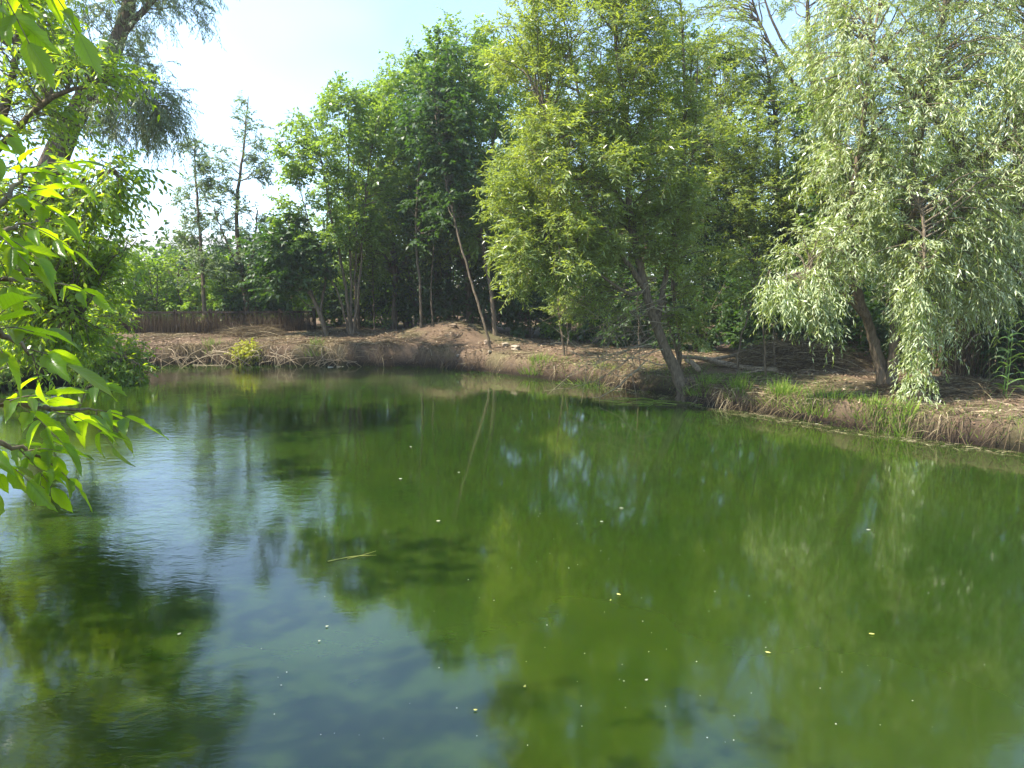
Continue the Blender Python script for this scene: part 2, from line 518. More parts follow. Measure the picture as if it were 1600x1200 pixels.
def leaf_geo(org, dr, st, rng, tone0):
    """leaves set alternately along sprigs; org, dr: S x 3"""
    S, n = len(org), st['n']
    t = np.linspace(0.08, 1.0, n)[None, :, None]
    ln = st['sl'] * rng.uniform(0.6, 1.25, (S, 1, 1))
    down = np.array([0, 0, -1.0])
    pos = org[:, None] + dr[:, None] * ln * t + down * st['droop'] * ln * t * t
    tan = unit(dr[:, None] + down * 2 * st['droop'] * t)
    side = unit(np.cross(tan, np.array([0, 0, 1.0]) + rng.normal(0, 0.35, (S, n, 3))))
    wv = unit(np.cross(dr, np.array([0.3, 0.2, 1.0])))[:, None] * 0.0028
    tj = np.array([0, .35, .7, 1.0])[None, :, None]
    rb = org[:, None] + dr[:, None] * ln * tj + down * st['droop'] * ln * tj * tj
    SHOOT.clear(); SHOOT.append(np.stack([rb - wv, rb + wv], 2).reshape(-1, 3))
    alt = np.where(np.arange(n) % 2 == 0, 1.0, -1.0)[None, :, None]
    ld = unit(tan * 0.75 + side * alt * st['spread'] + down * st['hang'] + rng.normal(0, 0.28, (S, n, 3)))
    up = np.array([0, 0, 1.0]) + rng.normal(0, 0.55, (S, n, 3))
    sd = unit(np.cross(ld, up))
    nr = np.cross(sd, ld)
    L = st['L'] * rng.uniform(0.65, 1.2, (S, n, 1)); Wd = st['Wd'] * rng.uniform(0.75, 1.2, (S, n, 1))
    curl = rng.uniform(-0.04, 0.22, (S, n, 1))
    b = pos
    mid = pos + ld * L * 0.42
    tip = pos + ld * L - nr * L * curl
    l = mid + sd * Wd * 0.5 + nr * Wd * 0.16
    r = mid - sd * Wd * 0.5 + nr * Wd * 0.16
    V = np.stack([b, r, tip, l], 2).reshape(-1, 3)
    q = np.arange(S * n * 4).reshape(-1, 4)
    tone = np.clip(tone0[:, None] + rng.normal(0, 0.16, (S, n)), 0, 1)
    return V, q, np.repeat(tone.ravel(), 4)


def foliage(stem_pts, crowns, sty, rng, k_sprig, droop_br=0.0, arch=0.12, t0=0.4, wander=0.3):
    """stem_pts: M x 4 (xyz, radius); crowns: list of (centre, radii, n) -> branch lines, leaf arrays"""
    st = STY[sty] if isinstance(sty, str) else sty
    lines, orgs, dirs, tones = [], [], [], []
    for c, r, nb in crowns:
        c = np.asarray(c, float); r = np.asarray(r, float)
        for _ in range(nb):
            u = unit(rng.normal(0, 1, 3)); rad = rng.uniform(0.25, 1.0) ** 0.45
            T = c + u * r * rad
            d = np.linalg.norm(stem_pts[:, :3] - T, axis=1) + np.clip(stem_pts[:, 2] - T[2] + 0.3 * np.linalg.norm(stem_pts[:, :2] - T[:2], axis=1), 0, 9) * 0.9
            k = np.argmin(d + rng.uniform(0, 0.35, len(d)))
            A = stem_pts[k, :3]; ln = np.linalg.norm(T - A)
            if ln < (0.25 if r[0] > .4 else 0.03): continue
            mid = A + (T - A) * 0.5 + np.array([0, 0, arch * ln]) + rng.normal(0, 0.07 * ln, 3)
            ctrl = [A, A + (mid - A) * 0.5 + rng.normal(0, 0.03 * ln, 3), mid, T - np.array([0, 0, droop_br * 0.25 * ln]), T + (T - mid) * 0.25 - np.array([0, 0, droop_br * ln])]
            pl = smooth_line(ctrl, 9, 0.012 * ln, rng)
            r0 = min(stem_pts[k, 3] * 0.7, 0.007 + 0.0075 * ln)
            lines.append((pl, np.linspace(r0, 0.0035, 9)))
            ns = max(3, int(k_sprig * (0.6 + 0.25 * ln) * rng.uniform(0.7, 1.3)))
            tt = rng.uniform(t0, 1.0, ns) * 8
            i = np.minimum(tt.astype(int), 7); f = (tt - i)[:, None]
            o = pl[i] * (1 - f) + pl[i + 1] * f
            tg = unit(pl[i + 1] - pl[i])
            o = o + unit(rng.normal(0, 1, (ns, 3))) * rng.uniform(0, wander, (ns, 1))
            dd = unit(tg * 0.7 + rng.normal(0, 0.55, (ns, 3)) + np.array([0, 0, 0.12]))
            orgs.append(o); dirs.append(dd)
            tones.append(np.full(ns, np.clip(rng.normal(0.5, 0.17), 0.1, 0.9)))
    V, q, tn = leaf_geo(np.concatenate(orgs), np.concatenate(dirs), st, rng, np.concatenate(tones))
    return lines, V, q, tn


def build_tree(name, label, cat, base, stems, crowns, sty, group=None, seed=1, k=10, bark=M_BARK, sides=8,
               droop_br=0.0, arch=0.12, t0=0.4, wander=0.17, wob=0.008, extra_sty=None, stem_from=0.3, single=0):
    """stems: list of polylines (k x 4: x y z r), the first is the trunk"""
    rng = np.random.default_rng(seed)
    base = np.asarray(base, float)
    root = empty(name, base, label, cat, group)
    pts = []
    for i, s in enumerate(stems):
        s = np.asarray(s, float)
        pl = smooth_line(s, max(8, 5 * len(s)), wob, rng)
        pl[:, 3] = np.maximum(pl[:, 3], 0.004)
        if i == 0:
            pl[0, 3] *= 1.25
        me = tube_mesh('trunk' if i == 0 else 'stem', [(pl[:, :3], pl[:, 3])], sides, True, base, rough=0.0)
        link('trunk' if i == 0 else 'stem', me, bark, root)
        dn = smooth_line(s, 40, 0, rng)
        pts.append(dn[int(40 * (stem_from if i == 0 else 0.15)):])
    pts = np.concatenate(pts)
    lines, V, q, tn = foliage(pts, crowns, sty, rng, k, droop_br, arch, t0, wander)
    st = STY[sty]
    tw = link('twigs', tube_mesh('twigs', lines, 4, True, base), st['tw'], root); tw['kind'] = 'stuff'
    if base[1] < 20.5: shoots(root, base)
    if single:
        # the leaves that show largest become parts of their own
        nl = len(V) // 4
        cen = V.reshape(nl, 4, 3).mean(1)
        dv = cen - CAM
        vis = np.abs(dv[:, 0] / dv[:, 1]) < 0.675
        dist = np.linalg.norm(dv, axis=1) + rng.uniform(0, 1.2, nl) + np.where(vis, 0, 50)
        pick = np.argsort(dist)[:single]
        keep = np.ones(nl, bool); keep[pick] = False
        L0 = V.reshape(nl, 4, 3)
        tn4 = tn.reshape(nl, 4)
        base_me = []
        for j in range(6):
            lv = L0[pick[j]]; o0 = lv[0]
            base_me.append(None)
        # shared blade shape: base at origin, pointing along +Y, unit length and width
        unitv = np.array([[0, 0, 0], [0.30, 0.16, 0.03], [0.5, 0.42, 0.08], [0.30, 0.74, 0.03], [0, 1, -0.08], [-0.30, 0.74, 0.03], [-0.5, 0.42, 0.08], [-0.30, 0.16, 0.03], [0, 0.45, 0.0]], float)
        tr = np.array([[0, 1, 8], [1, 2, 8], [2, 3, 8], [3, 4, 8], [4, 5, 8], [5, 6, 8], [6, 7, 8], [7, 0, 8]])
        vars_ = []
        for j in range(5):
            me = mesh_np('leaf', unitv, None, tr, np.full(9, 0.25 + 0.14 * j), False)
            me.materials.append(st['mat']); vars_.append(me)
        for c_, p_ in enumerate(pick):
            b0, r0, t0_, l0 = L0[p_]
            yv = t0_ - b0; xv = r0 - l0; zv = np.cross(xv, yv); zv = zv / np.linalg.norm(zv) * np.linalg.norm(xv)
            o = bpy.data.objects.new('leaf', vars_[c_ % 5]); C.objects.link(o)
            o.parent = root
            b_ = b0 - base
            o.matrix_local = Matrix(((xv[0], yv[0], zv[0], b_[0]), (xv[1], yv[1], zv[1], b_[1]), (xv[2], yv[2], zv[2], b_[2]), (0, 0, 0, 1)))
        V = L0[keep].reshape(-1, 3); q = np.arange(len(V)).reshape(-1, 4); tn = tn4[keep].ravel()
    cr_ = link('crown', mesh_np('crown', V - base, q, None, tn), st['mat'], root); cr_['kind'] = 'stuff'
    return root


def copy_tree(o, loc, rz, s, label, group):
    c = o.copy(); C.objects.link(c)
    c.location = [float(v) for v in loc]; c.rotation_euler = (0, 0, rz); c.scale = (s, s, s)
    c['label'] = label
    if group: c['group'] = group
    for ch in o.children:
        d = ch.copy(); C.objects.link(d); d.parent = c
    return c


def px_tree(name, label, cat, foot, stems, crowns, sty, **kw):
    """foot: pixel of the base; stem points (px, py, dY, radius); crowns (px, py, rx px, ry px, dY, rY m, n)"""
    g = ground(*foot)
    Y0 = g[1]
    S = []
    for s in stems:
        pl = []
        for i, (a, b, dy, r) in enumerate(s):
            if b is None or (a, b) == foot:
                pl.append([g[0], g[1], g[2] - 0.12, r])
            else:
                p = P(a, b, Y0 + dy); pl.append([*p, r])
        S.append(pl)
    CR = []
    for (a, b, rx, ry, dy, ry_m, n) in crowns:
        Y = Y0 + dy
        CR.append((P(a, b, Y), (rx / F * Y, ry_m, ry / F * Y), n))
    return build_tree(name, label, cat, g, S, CR, sty, **kw)


# --- the two willows leaning over the water and their neighbours on the right bank
px_tree('willow_tree', 'large light green willow leaning left over the water with a thick bent trunk', 'tree', (1072, 612),
        [[(1072, 612, 0, .145), (1052, 570, 0, .11), (1026, 510, -.1, .092), (1005, 440, -.2, .075), (985, 340, -.2, .065), (978, 200, 0, .05), (960, 40, .1, .03), (955, -120, .2, .015)],
         [(1026, 510, -.1, .07), (1040, 430, .2, .05), (1065, 300, .4, .04), (1070, 150, .5, .03), (1060, -60, .5, .015)],
         [(1010, 455, -.2, .06), (960, 380, -.6, .045), (900, 280, -.8, .035), (850, 170, -.9, .02)],
         [(1010, 455, -.2, .04), (975, 455, -.6, .03), (900, 400, -.9, .02), (840, 370, -1.1, .012)],
         [(985, 340, -.2, .05), (930, 240, .5, .035), (890, 80, .7, .02), (870, -60, .7, .012)]],
        [(930, -90, 160, 110, 0, 1.9, 70), (900, 80, 130, 130, -.2, 1.8, 100), (1010, 120, 90, 150, .2, 1.6, 75), (880, 250, 110, 110, -.7, 1.5, 75),
         (985, 280, 90, 110, -.3, 1.5, 55), (870, 385, 85, 60, -.9, 1.1, 55), (975, 370, 80, 50, -.1, .9, 30), (840, 420, 50, 38, -1.0, .7, 20), (1055, 330, 35, 120, .2, 1.0, 24), (1085, 480, 25, 60, .3, .5, 9), (930, 470, 45, 25, -.3, .5, 8), (800, 330, 40, 60, -1.0, .8, 20)],
        'willow', seed=11, k=19, bark=M_BARK_L, sides=12, droop_br=0.03)
px_tree('willow_stem_tree', 'slim willow with an upright trunk standing just right of the bent trunk', 'tree', (1060, 585),
        [[(1060, 585, 0, .055), (1062, 520, .1, .05), (1052, 440, .1, .045), (1060, 340, .2, .035), (1085, 220, .2, .02), (1090, 60, .2, .01)],
         [(1060, 560, 0, .03), (1038, 470, .3, .025), (1045, 380, .4, .015)]],
        [(1080, 400, 32, 70, .1, .6, 18), (1085, 250, 45, 90, .1, .9, 26)], 'willow', seed=12, k=8, bark=M_BARK_L, sides=7)

px_tree('bushy_willow_tree', 'yellowish green bushy tree between the leaning willow and the silver willow', 'tree', (1195, 545),
        [[(1195, 545, 0, .09), (1200, 430, 0, .075), (1215, 300, 0, .06), (1210, 180, 0, .04), (1190, 60, 0, .02)],
         [(1200, 430, 0, .05), (1150, 330, -.3, .04), (1120, 200, -.4, .02)],
         [(1215, 300, 0, .04), (1270, 220, -.2, .03), (1290, 120, -.2, .015)]],
        [(1160, 200, 95, 90, -.4, 1.4, 80), (1225, 290, 110, 90, -.6, 1.4, 105), (1250, 130, 60, 60, -.5, 1.0, 40), (1110, 240, 50, 60, -.9, .9, 30), (1130, 120, 60, 70, -.2, 1.2, 35), (1210, 390, 85, 45, -.8, 1.0, 36), (1120, 320, 55, 60, -.4, 1.0, 26), (1290, 340, 60, 80, -.5, 1.1, 44), (1290, 200, 50, 60, -.4, 1.0, 18), (1180, 300, 70, 80, -.9, 1.0, 40)],
        'willow', seed=13, k=13, bark=M_BARK, sides=8)

px_tree('bare_topped_tree', 'tall grey barked tree with thin open top rising behind the willows', 'tree', (1330, 560),
        [[(1330, 560, 2.0, .22), (1325, 420, 3, .19), (1308, 260, 3, .16), (1290, 190, 3, .13), (1268, 110, 3, .09), (1262, 20, 3, .05), (1268, -120, 3, .02)],
         [(1290, 190, 3, .07), (1240, 130, 3, .05), (1190, 40, 3, .03), (1160, -60, 3, .015)],
         [(1268, 110, 3, .05), (1220, 60, 3, .035), (1180, -40, 3, .015)],
         [(1308, 250, 3, .05), (1318, 190, 3, .04), (1340, 90, 3, .02)],
         [(1285, 175, 3, .06), (1210, 170, 3, .04), (1120, 150, 3, .02)]],
        [(1180, 20, 110, 80, 3, 1.8, 34), (1270, -60, 110, 80, 3, 1.8, 34), (1330, 80, 70, 80, 3, 1.3, 32), (1370, 240, 60, 120, 3, 1.2, 36), (1150, 140, 60, 50, 3, 1.2, 16), (1100, 60, 60, 80, 3, 1.2, 26)],
        'willow', seed=14, k=8, bark=M_BARK, sides=10)

px_tree('silver_willow_tree', 'silvery green weeping willow on the right bank with twin trunks', 'tree', (1385, 604),
        [[(1385, 604, 0, .12), (1372, 560, 0, .10), (1355, 500, -.1, .075), (1335, 440, -.3, .08), (1330, 330, -.5, .06), (1350, 180, -.6, .04), (1370, 20, -.6, .02)],
         [(1390, 606, -.1, .11), (1398, 540, -.1, .09), (1400, 440, .0, .08), (1420, 300, -.1, .08), (1450, 150, -.2, .05), (1480, -20, -.2, .03), (1500, -150, -.2, .015)],
         [(1355, 500, -.1, .045), (1320, 460, -.5, .035), (1270, 430, -.9, .025), (1225, 430, -1.2, .012)],
         [(1420, 300, -.1, .06), (1520, 250, -.6, .045), (1640, 220, -.8, .02)],
         [(1400, 440, 0, .05), (1420, 350, -.8, .04), (1440, 330, -1.4, .03), (1445, 420, -1.7, .015)],
         [(1540, 310, -.4, .045), (1490, 225, -.4, .05), (1420, 140, -.5, .045), (1360, 60, -.6, .02)]],
        [(1320, 385, 100, 50, -.8, .8, 55), (1255, 450, 45, 22, -1.1, .35, 20), (1390, 300, 80, 80, -.6, 1.1, 70), (1480, 330, 100, 90, -.7, 1.0, 75), (1400, 150, 90, 110, -.5, 1.3, 75),
         (1520, 130, 110, 110, -.5, 1.4, 85), (1450, -40, 150, 90, -.3, 1.6, 70), (1560, 260, 80, 100, -.8, 1.2, 60), (1325, 90, 60, 110, -.6, 1.1, 48), (1330, 260, 55, 60, -.7, .8, 28), (1490, 430, 60, 40, -.6, .8, 26), (1440, 400, 30, 50, -1.6, .35, 14)],
        'silver', seed=15, k=10, bark=M_BARK_L, sides=12, droop_br=0.18, arch=0.2)
px_tree('overhanging_willow_tree', 'silvery willow at the right edge with branches hanging over the reeds', 'tree', (1660, 600),
        [[(1660, 600, 0, .15), (1640, 480, 0, .13), (1600, 330, 0, .10), (1590, 180, 0, .07), (1620, 0, 0, .04)],
         [(1600, 330, 0, .06), (1530, 260, -.4, .045), (1450, 170, -.6, .02)],
         [(1640, 480, 0, .05), (1570, 410, -.6, .04), (1510, 390, -.8, .02)]],
        [(1560, 400, 70, 70, -.7, .8, 50), (1600, 120, 110, 150, -.2, 1.3, 70), (1640, 300, 90, 120, -.2, 1.2, 50), (1560, -60, 100, 80, 0, 1.3, 40)],
        'silver', seed=16, k=12, bark=M_BARK, sides=10, droop_br=0.3, arch=0.2)

# hanging curtains of the silver willow, close over the bank
def curtain(root_name, parent, spots, sty, seed):
    rng = np.random.default_rng(seed)
    st = dict(STY[sty]); st['sl'] = 0.34; st['n'] = 13
    lines, og, dr = [], [], []
    for (px_, py0, py1, Y, n) in spots:
        for _ in range(n):
            a = P(px_ + rng.normal(0, 9), py0 + rng.uniform(-20, 20), Y + rng.normal(0, .12))
            b = P(px_ + rng.normal(0, 12), py0 + (py1 - py0) * rng.uniform(.55, 1.0), Y + rng.normal(0, .15))
            pl = smooth_line([a, (a + b) / 2 + rng.normal(0, .05, 3), b], 9, 0.006, rng)
            lines.append((pl, np.linspace(.006, .002, 9)))
            ns = int(np.linalg.norm(b - a) * 15) + 3
            tt = rng.uniform(0, 8, ns); i = np.minimum(tt.astype(int), 7); f = (tt - i)[:, None]
            og.append(pl[i] * (1 - f) + pl[i + 1] * f)
            dr.append(unit(rng.normal(0, .5, (ns, 3)) + np.array([0, 0, -.6])))
    og = np.concatenate(og); V, q, tn = leaf_geo(og, np.concatenate(dr), st, rng, np.clip(rng.normal(.55, .15, len(og)), 0, 1))
    base = np.array(parent.location)
    a = link('hanging_twigs', tube_mesh('hanging_twigs', lines, 4, True, base), M_TWIG, parent); a['kind'] = 'stuff'
    b = link('hanging_leaves', mesh_np('hanging_leaves', V - base, q, None, tn), st['mat'], parent); b['kind'] = 'stuff'


sw = bpy.data.objects['silver_willow_tree']
ysw = sw.location.y
curtain('curtain', sw, [(1434, 440, 650, ysw - 1.5, 7), (1405, 420, 520, ysw - 1.2, 4), (1290, 420, 535, ysw - 1.1, 9), (1265, 420, 500, ysw - 1.1, 5), (1225, 425, 480, ysw - 1.2, 6),
                        (1205, 430, 470, ysw - 1.2, 5), (1480, 430, 560, ysw - .9, 5), (1520, 420, 500, ysw - .8, 5)], 'silver', 21)

# --- the far bank, left to right
px_tree('slender_tree', 'slender grey green tree with a thin trunk beside the left fence panel', 'tree', (320, 517),
        [[(320, 517, 0, .075), (318, 450, 0, .06), (312, 360, 0, .045), (306, 280, 0, .03), (303, 215, 0, .012)]],
        [(312, 400, 48, 50, 0, .9, 22), (306, 310, 36, 55, 0, .8, 22), (303, 240, 16, 34, 0, .4, 9), (285, 360, 28, 30, 0, .5, 8)], 'grey', seed=31, k=15, bark=M_BARK_L, wob=.012)
px_tree('slender_forked_tree', 'tall slender tree with a forked dark trunk and open sky round its thin crown', 'tree', (388, 518),
        [[(388, 518, 0, .10), (382, 450, 0, .085), (373, 400, 0, .07), (370, 320, 0, .055), (380, 240, 0, .035), (388, 150, 0, .012)],
         [(378, 440, 0, .05), (395, 400, 0, .04), (402, 330, 0, .02)],
         [(378, 430, 0, .04), (350, 370, 0, .03), (335, 330, 0, .015)]],
        [(350, 330, 35, 48, 0, .8, 18), (345, 260, 28, 34, 0, .6, 10), (388, 200, 24, 52, 0, .6, 16), (405, 262, 24, 20, 0, .5, 9), (385, 350, 34, 34, 0, .8, 14), (375, 410, 48, 36, 0, .9, 14)],
        'grey', seed=32, k=13, bark=M_BARK, wob=.012)
px_tree('leaning_trunk_tree', 'dark leaved tree with a short brown trunk leaning left behind the straw bank', 'tree', (512, 524),
        [[(512, 524, 0, .078), (500, 490, 0, .066), (482, 450, .1, .047), (465, 400, .1, .031), (450, 350, .1, .016)],
         [(500, 490, 0, .039), (510, 420, .2, .031), (505, 340, .2, .016)]],
        [(445, 385, 50, 45, .2, 1.1, 48), (490, 410, 45, 45, .2, 1.0, 36), (430, 440, 30, 28, .4, .7, 14)], 'dark', seed=33, k=13, bark=M_BARK_L)
px_tree('many_stemmed_tree', 'many stemmed tree with a fan of thin trunks left of the earth mound', 'tree', (548, 522),
        [[(548, 522, 0, .062), (540, 450, 0, .047), (520, 350, 0, .039), (500, 240, 0, .023), (490, 190, 0, .009)],
         [(549, 520, .1, .047), (548, 420, .1, .039), (545, 300, .1, .027), (545, 150, .1, .009)],
         [(552, 522, 0, .047), (562, 440, 0, .039), (572, 300, 0, .023), (590, 180, 0, .009)],
         [(545, 522, 0, .039), (528, 460, -.1, .031), (495, 380, -.1, .023), (470, 300, -.1, .009)],
         [(555, 520, .2, .039), (556, 430, .2, .031), (558, 330, .2, .016)]],
        [(470, 240, 32, 55, 0, .9, 32), (530, 220, 48, 80, 0, 1.2, 60), (540, 155, 26, 26, 0, .6, 12), (520, 340, 60, 60, 0, 1.2, 44), (580, 300, 40, 90, .2, 1.1, 40), (590, 190, 30, 55, .2, .9, 26), (455, 320, 22, 40, 0, .6, 9)],
        'broad', seed=34, k=13, bark=M_BARK_L, sides=6, wob=.014)
px_tree('clustered_stem_tree', 'leafy tree with three thin stems curving up from the left end of the mound', 'tree', (640, 512),
        [[(640, 512, 0, .062), (630, 450, 0, .051), (605, 370, 0, .039), (590, 280, 0, .027), (600, 150, 0, .012)],
         [(641, 512, .1, .047), (640, 440, .1, .039), (630, 330, .1, .031), (640, 130, .1, .012)],
         [(634, 512, .1, .039), (622, 460, .1, .031), (615, 380, .1, .023)]],
        [(605, 180, 45, 75, 0, 1.2, 58), (640, 130, 36, 50, 0, .9, 34), (620, 310, 60, 70, .1, 1.2, 50), (660, 250, 50, 90, .2, 1.3, 56)], 'broad', seed=35, k=14, bark=M_BARK_L, sides=6, wob=.014)
px_tree('straight_trunk_tree', 'tree with one straight pale trunk behind the left slope of the mound', 'tree', (658, 512),
        [[(658, 512, 0, .043), (656, 440, 0, .039), (650, 380, 0, .035), (655, 260, 0, .031), (670, 120, 0, .012)]],
        [(680, 200, 50, 80, .2, 1.3, 50), (670, 340, 50, 60, .2, 1.0, 32)], 'dark', seed=36, k=13, bark=M_BARK_L, sides=7)
px_tree('left_leaning_tree', 'tree with a thin bare trunk leaning left in front of the mound', 'tree', (768, 545),
        [[(768, 545, 0, .043), (757, 508, 0, .039), (738, 445, .1, .033), (722, 390, .2, .030), (700, 300, .4, .023), (680, 180, .6, .012)]],
        [(690, 170, 45, 90, .6, 1.2, 44), (715, 290, 50, 70, .6, 1.1, 40)], 'dark', seed=37, k=13, bark=M_BARK_L, sides=8)
px_tree('tall_trunk_tree', 'tall dark green tree with the thickest pale trunk, at the right foot of the mound', 'tree', (774, 524),
        [[(774, 524, 0, .074), (768, 460, 0, .062), (757, 400, .1, .055), (745, 300, .3, .055), (735, 180, .4, .035), (725, 70, .5, .012)],
         [(745, 300, .3, .039), (775, 200, .3, .027), (780, 90, .3, .012)],
         [(755, 380, .2, .031), (790, 300, .3, .023), (800, 220, .3, .012)]],
        [(715, 100, 48, 62, .4, 1.2, 50), (765, 130, 40, 85, .4, 1.3, 50), (740, 240, 65, 80, .4, 1.4, 62), (770, 350, 55, 50, .3, 1.0, 34)], 'broad', seed=38, k=14, bark=M_BARK_L, sides=8)

# --- background wood: one prototype of each kind, then copies
def proto(name, label, sty, h, wd, seed, k, nb, bark=M_BARK, low=0.25):
    rng = np.random.default_rng(seed)
    b = np.zeros(3)
    st = [[[0, 0, -.15, .13], [.1, .05, h * .3, .11], [-.1, .1, h * .6, .07], [.05, 0, h * .93, .02]],
          [[.06, .02, h * .22, .07], [wd * .4, .1, h * .5, .04], [wd * .55, .2, h * .75, .015]],
          [[.0, .05, h * .3, .06], [-wd * .45, -.2, h * .55, .04], [-wd * .6, -.1, h * .72, .015]]]
    crs = [((0, 0, h * .78), (wd * .62, wd * .6, h * .24), nb), ((wd * .35, .2, h * .52), (wd * .55, wd * .55, h * .25), nb),
           ((-wd * .35, -.2, h * .5), (wd * .55, wd * .55, h * .25), nb), ((0, -.3, h * (low + .1)), (wd * .8, wd * .6, h * .16), nb // 2)]
    return build_tree(name, label, 'tree', b, st, crs, sty, seed=seed, k=k, bark=bark, sides=7)


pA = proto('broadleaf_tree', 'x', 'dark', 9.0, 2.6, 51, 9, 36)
pB = proto('broadleaf_tree', 'x', 'broad', 8.0, 2.4, 52, 8, 36)
pC = proto('woodland_willow', 'x', 'willow', 9.0, 2.5, 53, 8, 34)
bgs = [(pB, 615, 24.6, .84, 'slim green tree close behind the three curving stems'), (pB, 560, 24.4, .72, 'green tree close behind the fan of thin trunks'),
    (pB, 735, 24.2, .95, 'green tree close behind the thin bare leaning trunk'), (pB, 675, 24.8, .9, 'green tree close behind the straight pale trunk'), (pB, 1290, 19.5, .9, 'green tree close behind the left fringe of the silver willow'),  # prototype, px, Y, scale, label
    (pB, 640, 26.5, .96, 'dense green tree in the second row behind the three curving stems'),
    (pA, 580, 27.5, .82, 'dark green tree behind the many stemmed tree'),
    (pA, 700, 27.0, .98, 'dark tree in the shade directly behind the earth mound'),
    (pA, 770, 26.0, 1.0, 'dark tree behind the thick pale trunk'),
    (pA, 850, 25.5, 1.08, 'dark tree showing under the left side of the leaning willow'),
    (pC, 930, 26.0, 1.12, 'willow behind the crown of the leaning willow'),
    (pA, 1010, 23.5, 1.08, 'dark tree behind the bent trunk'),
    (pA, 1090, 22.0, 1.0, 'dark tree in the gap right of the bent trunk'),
    (pB, 1170, 24.0, 1.0, 'green tree behind the fallen logs'),
    (pA, 1240, 20.5, .78, 'dark tree in deep shade behind the straw heap'),
    (pC, 1340, 22.0, .95, 'bright green tree seen between the silver willow and the grey barked tree'),
    (pB, 1400, 19.5, .9, 'green tree in the shade behind the twin trunks'),
    (pB, 1480, 19.0, .9, 'green tree behind the middle of the silver willow'),
    (pC, 1560, 20.0, 1.0, 'light green tree behind the reeds at the right edge'),
    (pA, 1620, 16.0, .7, 'dark tree in the right corner behind the reeds'),
    (pB, 520, 29.0, .72, 'green tree behind the dark leaning trunk tree'),
]
used = set()
for i, (pr_, px_, Y_, s, lab) in enumerate(bgs):
    x = (px_ - 800) / F * Y_
    loc = (x, Y_, H1(x, Y_) - .05)
    if id(pr_) not in used:
        used.add(id(pr_)); o = pr_
        o.location = loc; o.rotation_euler = (0, 0, i * 1.9); o.scale = (s, s, s); o['label'] = lab; o['group'] = 'trees of the wood behind the bank'
    else:
        copy_tree(pr_, loc, i * 1.9, s, lab, 'trees of the wood behind the bank')

# shrubs / undergrowth
def shrub(name, label, sty, h, wd, seed, k, nb):
    st = [[[0, 0, -.1, .03], [.1, .05, h * .5, .02], [.1, .1, h * .8, .01]], [[.05, 0, -.1, .03], [-.3 * wd, .05, h * .4, .02], [-.5 * wd, .1, h * .7, .01]], [[-.05, 0, -.1, .03], [.3 * wd, -.1, h * .4, .02], [.5 * wd, .1, h * .7, .01]]]
    return build_tree(name, label, 'shrub', np.zeros(3), st, [((0, 0, h * .55), (wd * .8, wd * .6, h * .42), nb), ((0, 0, h * .25), (wd * .8, wd * .6, h * .22), nb // 2)], sty, seed=seed, k=k, bark=M_TWIG, sides=5, stem_from=.2)


sA = shrub('shrub', 'x', 'lime', 2.6, 1.5, 61, 9, 46)
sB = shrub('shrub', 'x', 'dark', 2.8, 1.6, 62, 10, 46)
sC = shrub('shrub', 'x', 'broad', 2.8, 1.5, 63, 9, 46)
shr = [
    (sC, 190, 24.6, 1.0, 'leafy green shrub behind the left end of the fence'), (sA, 245, 25.2, 1.0, 'bright green shrub behind the fence left of the slender tree'),
    (sC, 300, 25.5, 1.05, 'green shrub behind the slender grey green tree'), (sA, 350, 25.2, 1.0, 'bright green shrub between the two slender trees'),
    (sB, 405, 24.8, .95, 'dark shrub right of the forked trunk'), (sA, 455, 26.5, 1.0, 'sunlit lime shrub behind the right end of the fence'),
    (sA, 505, 26.0, 1.05, 'sunlit lime shrub behind the leaning brown trunk'), (sB, 560, 25.5, .9, 'dark shrub behind the fan of thin trunks'),
    (sA, 600, 25.5, .95, 'lime shrub glowing between the thin trunks left of the mound'), (sB, 650, 25.0, .95, 'dark shrub behind the straight pale trunk'),
    (sB, 710, 24.8, 1.0, 'dark shrub behind the top of the mound'), (sB, 770, 24.5, 1.0, 'dark shrub behind the thickest pale trunk'),
    (sB, 830, 23.8, 1.0, 'dark shrub under the left fringe of the leaning willow'), (sC, 890, 23.0, .9, 'green shrub in the shade behind the twin sapling'),
    (sB, 950, 22.4, 1.0, 'dark shrub behind the tangle of bare twigs'), (sB, 1015, 21.0, .95, 'dark shrub behind the bent trunk'),
    (sB, 1090, 20.0, .9, 'dark shrub in the gap behind the logs'), (sA, 1150, 20.6, .72, 'glowing lime shrub in the dark gap behind the logs'),
    (sB, 1215, 19.0, .9, 'dark shrub behind the straw heap'), (sB, 1285, 18.0, .85, 'dark shrub between the straw heap and the twin trunks'),
    (sB, 1350, 17.0, .85, 'dark shrub behind the left twin trunk'), (sC, 1450, 16.5, .8, 'green shrub behind the right of the twin trunks'),
    (sB, 1530, 15.5, .8, 'dark shrub behind the brown reeds'), (sC, 140, 24.0, 1.0, 'green shrub half hidden behind the left bank trees'),
    (sB, 1610, 14.5, .8, 'dark shrub at the right edge behind the reeds'),
]
used = set()
for i, (pr_, px_, Y_, s, lab) in enumerate(shr):
    x = (px_ - 800) / F * Y_
    loc = (x, Y_, H1(x, Y_) - .05)
    if id(pr_) not in used:
        used.add(id(pr_)); o = pr_
        o.location = loc; o.rotation_euler = (0, 0, i * 2.3); o.scale = (s, s, s); o['label'] = lab; o['group'] = 'shrubs under the trees'
    else:
        copy_tree(pr_, loc, i * 2.3, s, lab, 'shrubs under the trees')

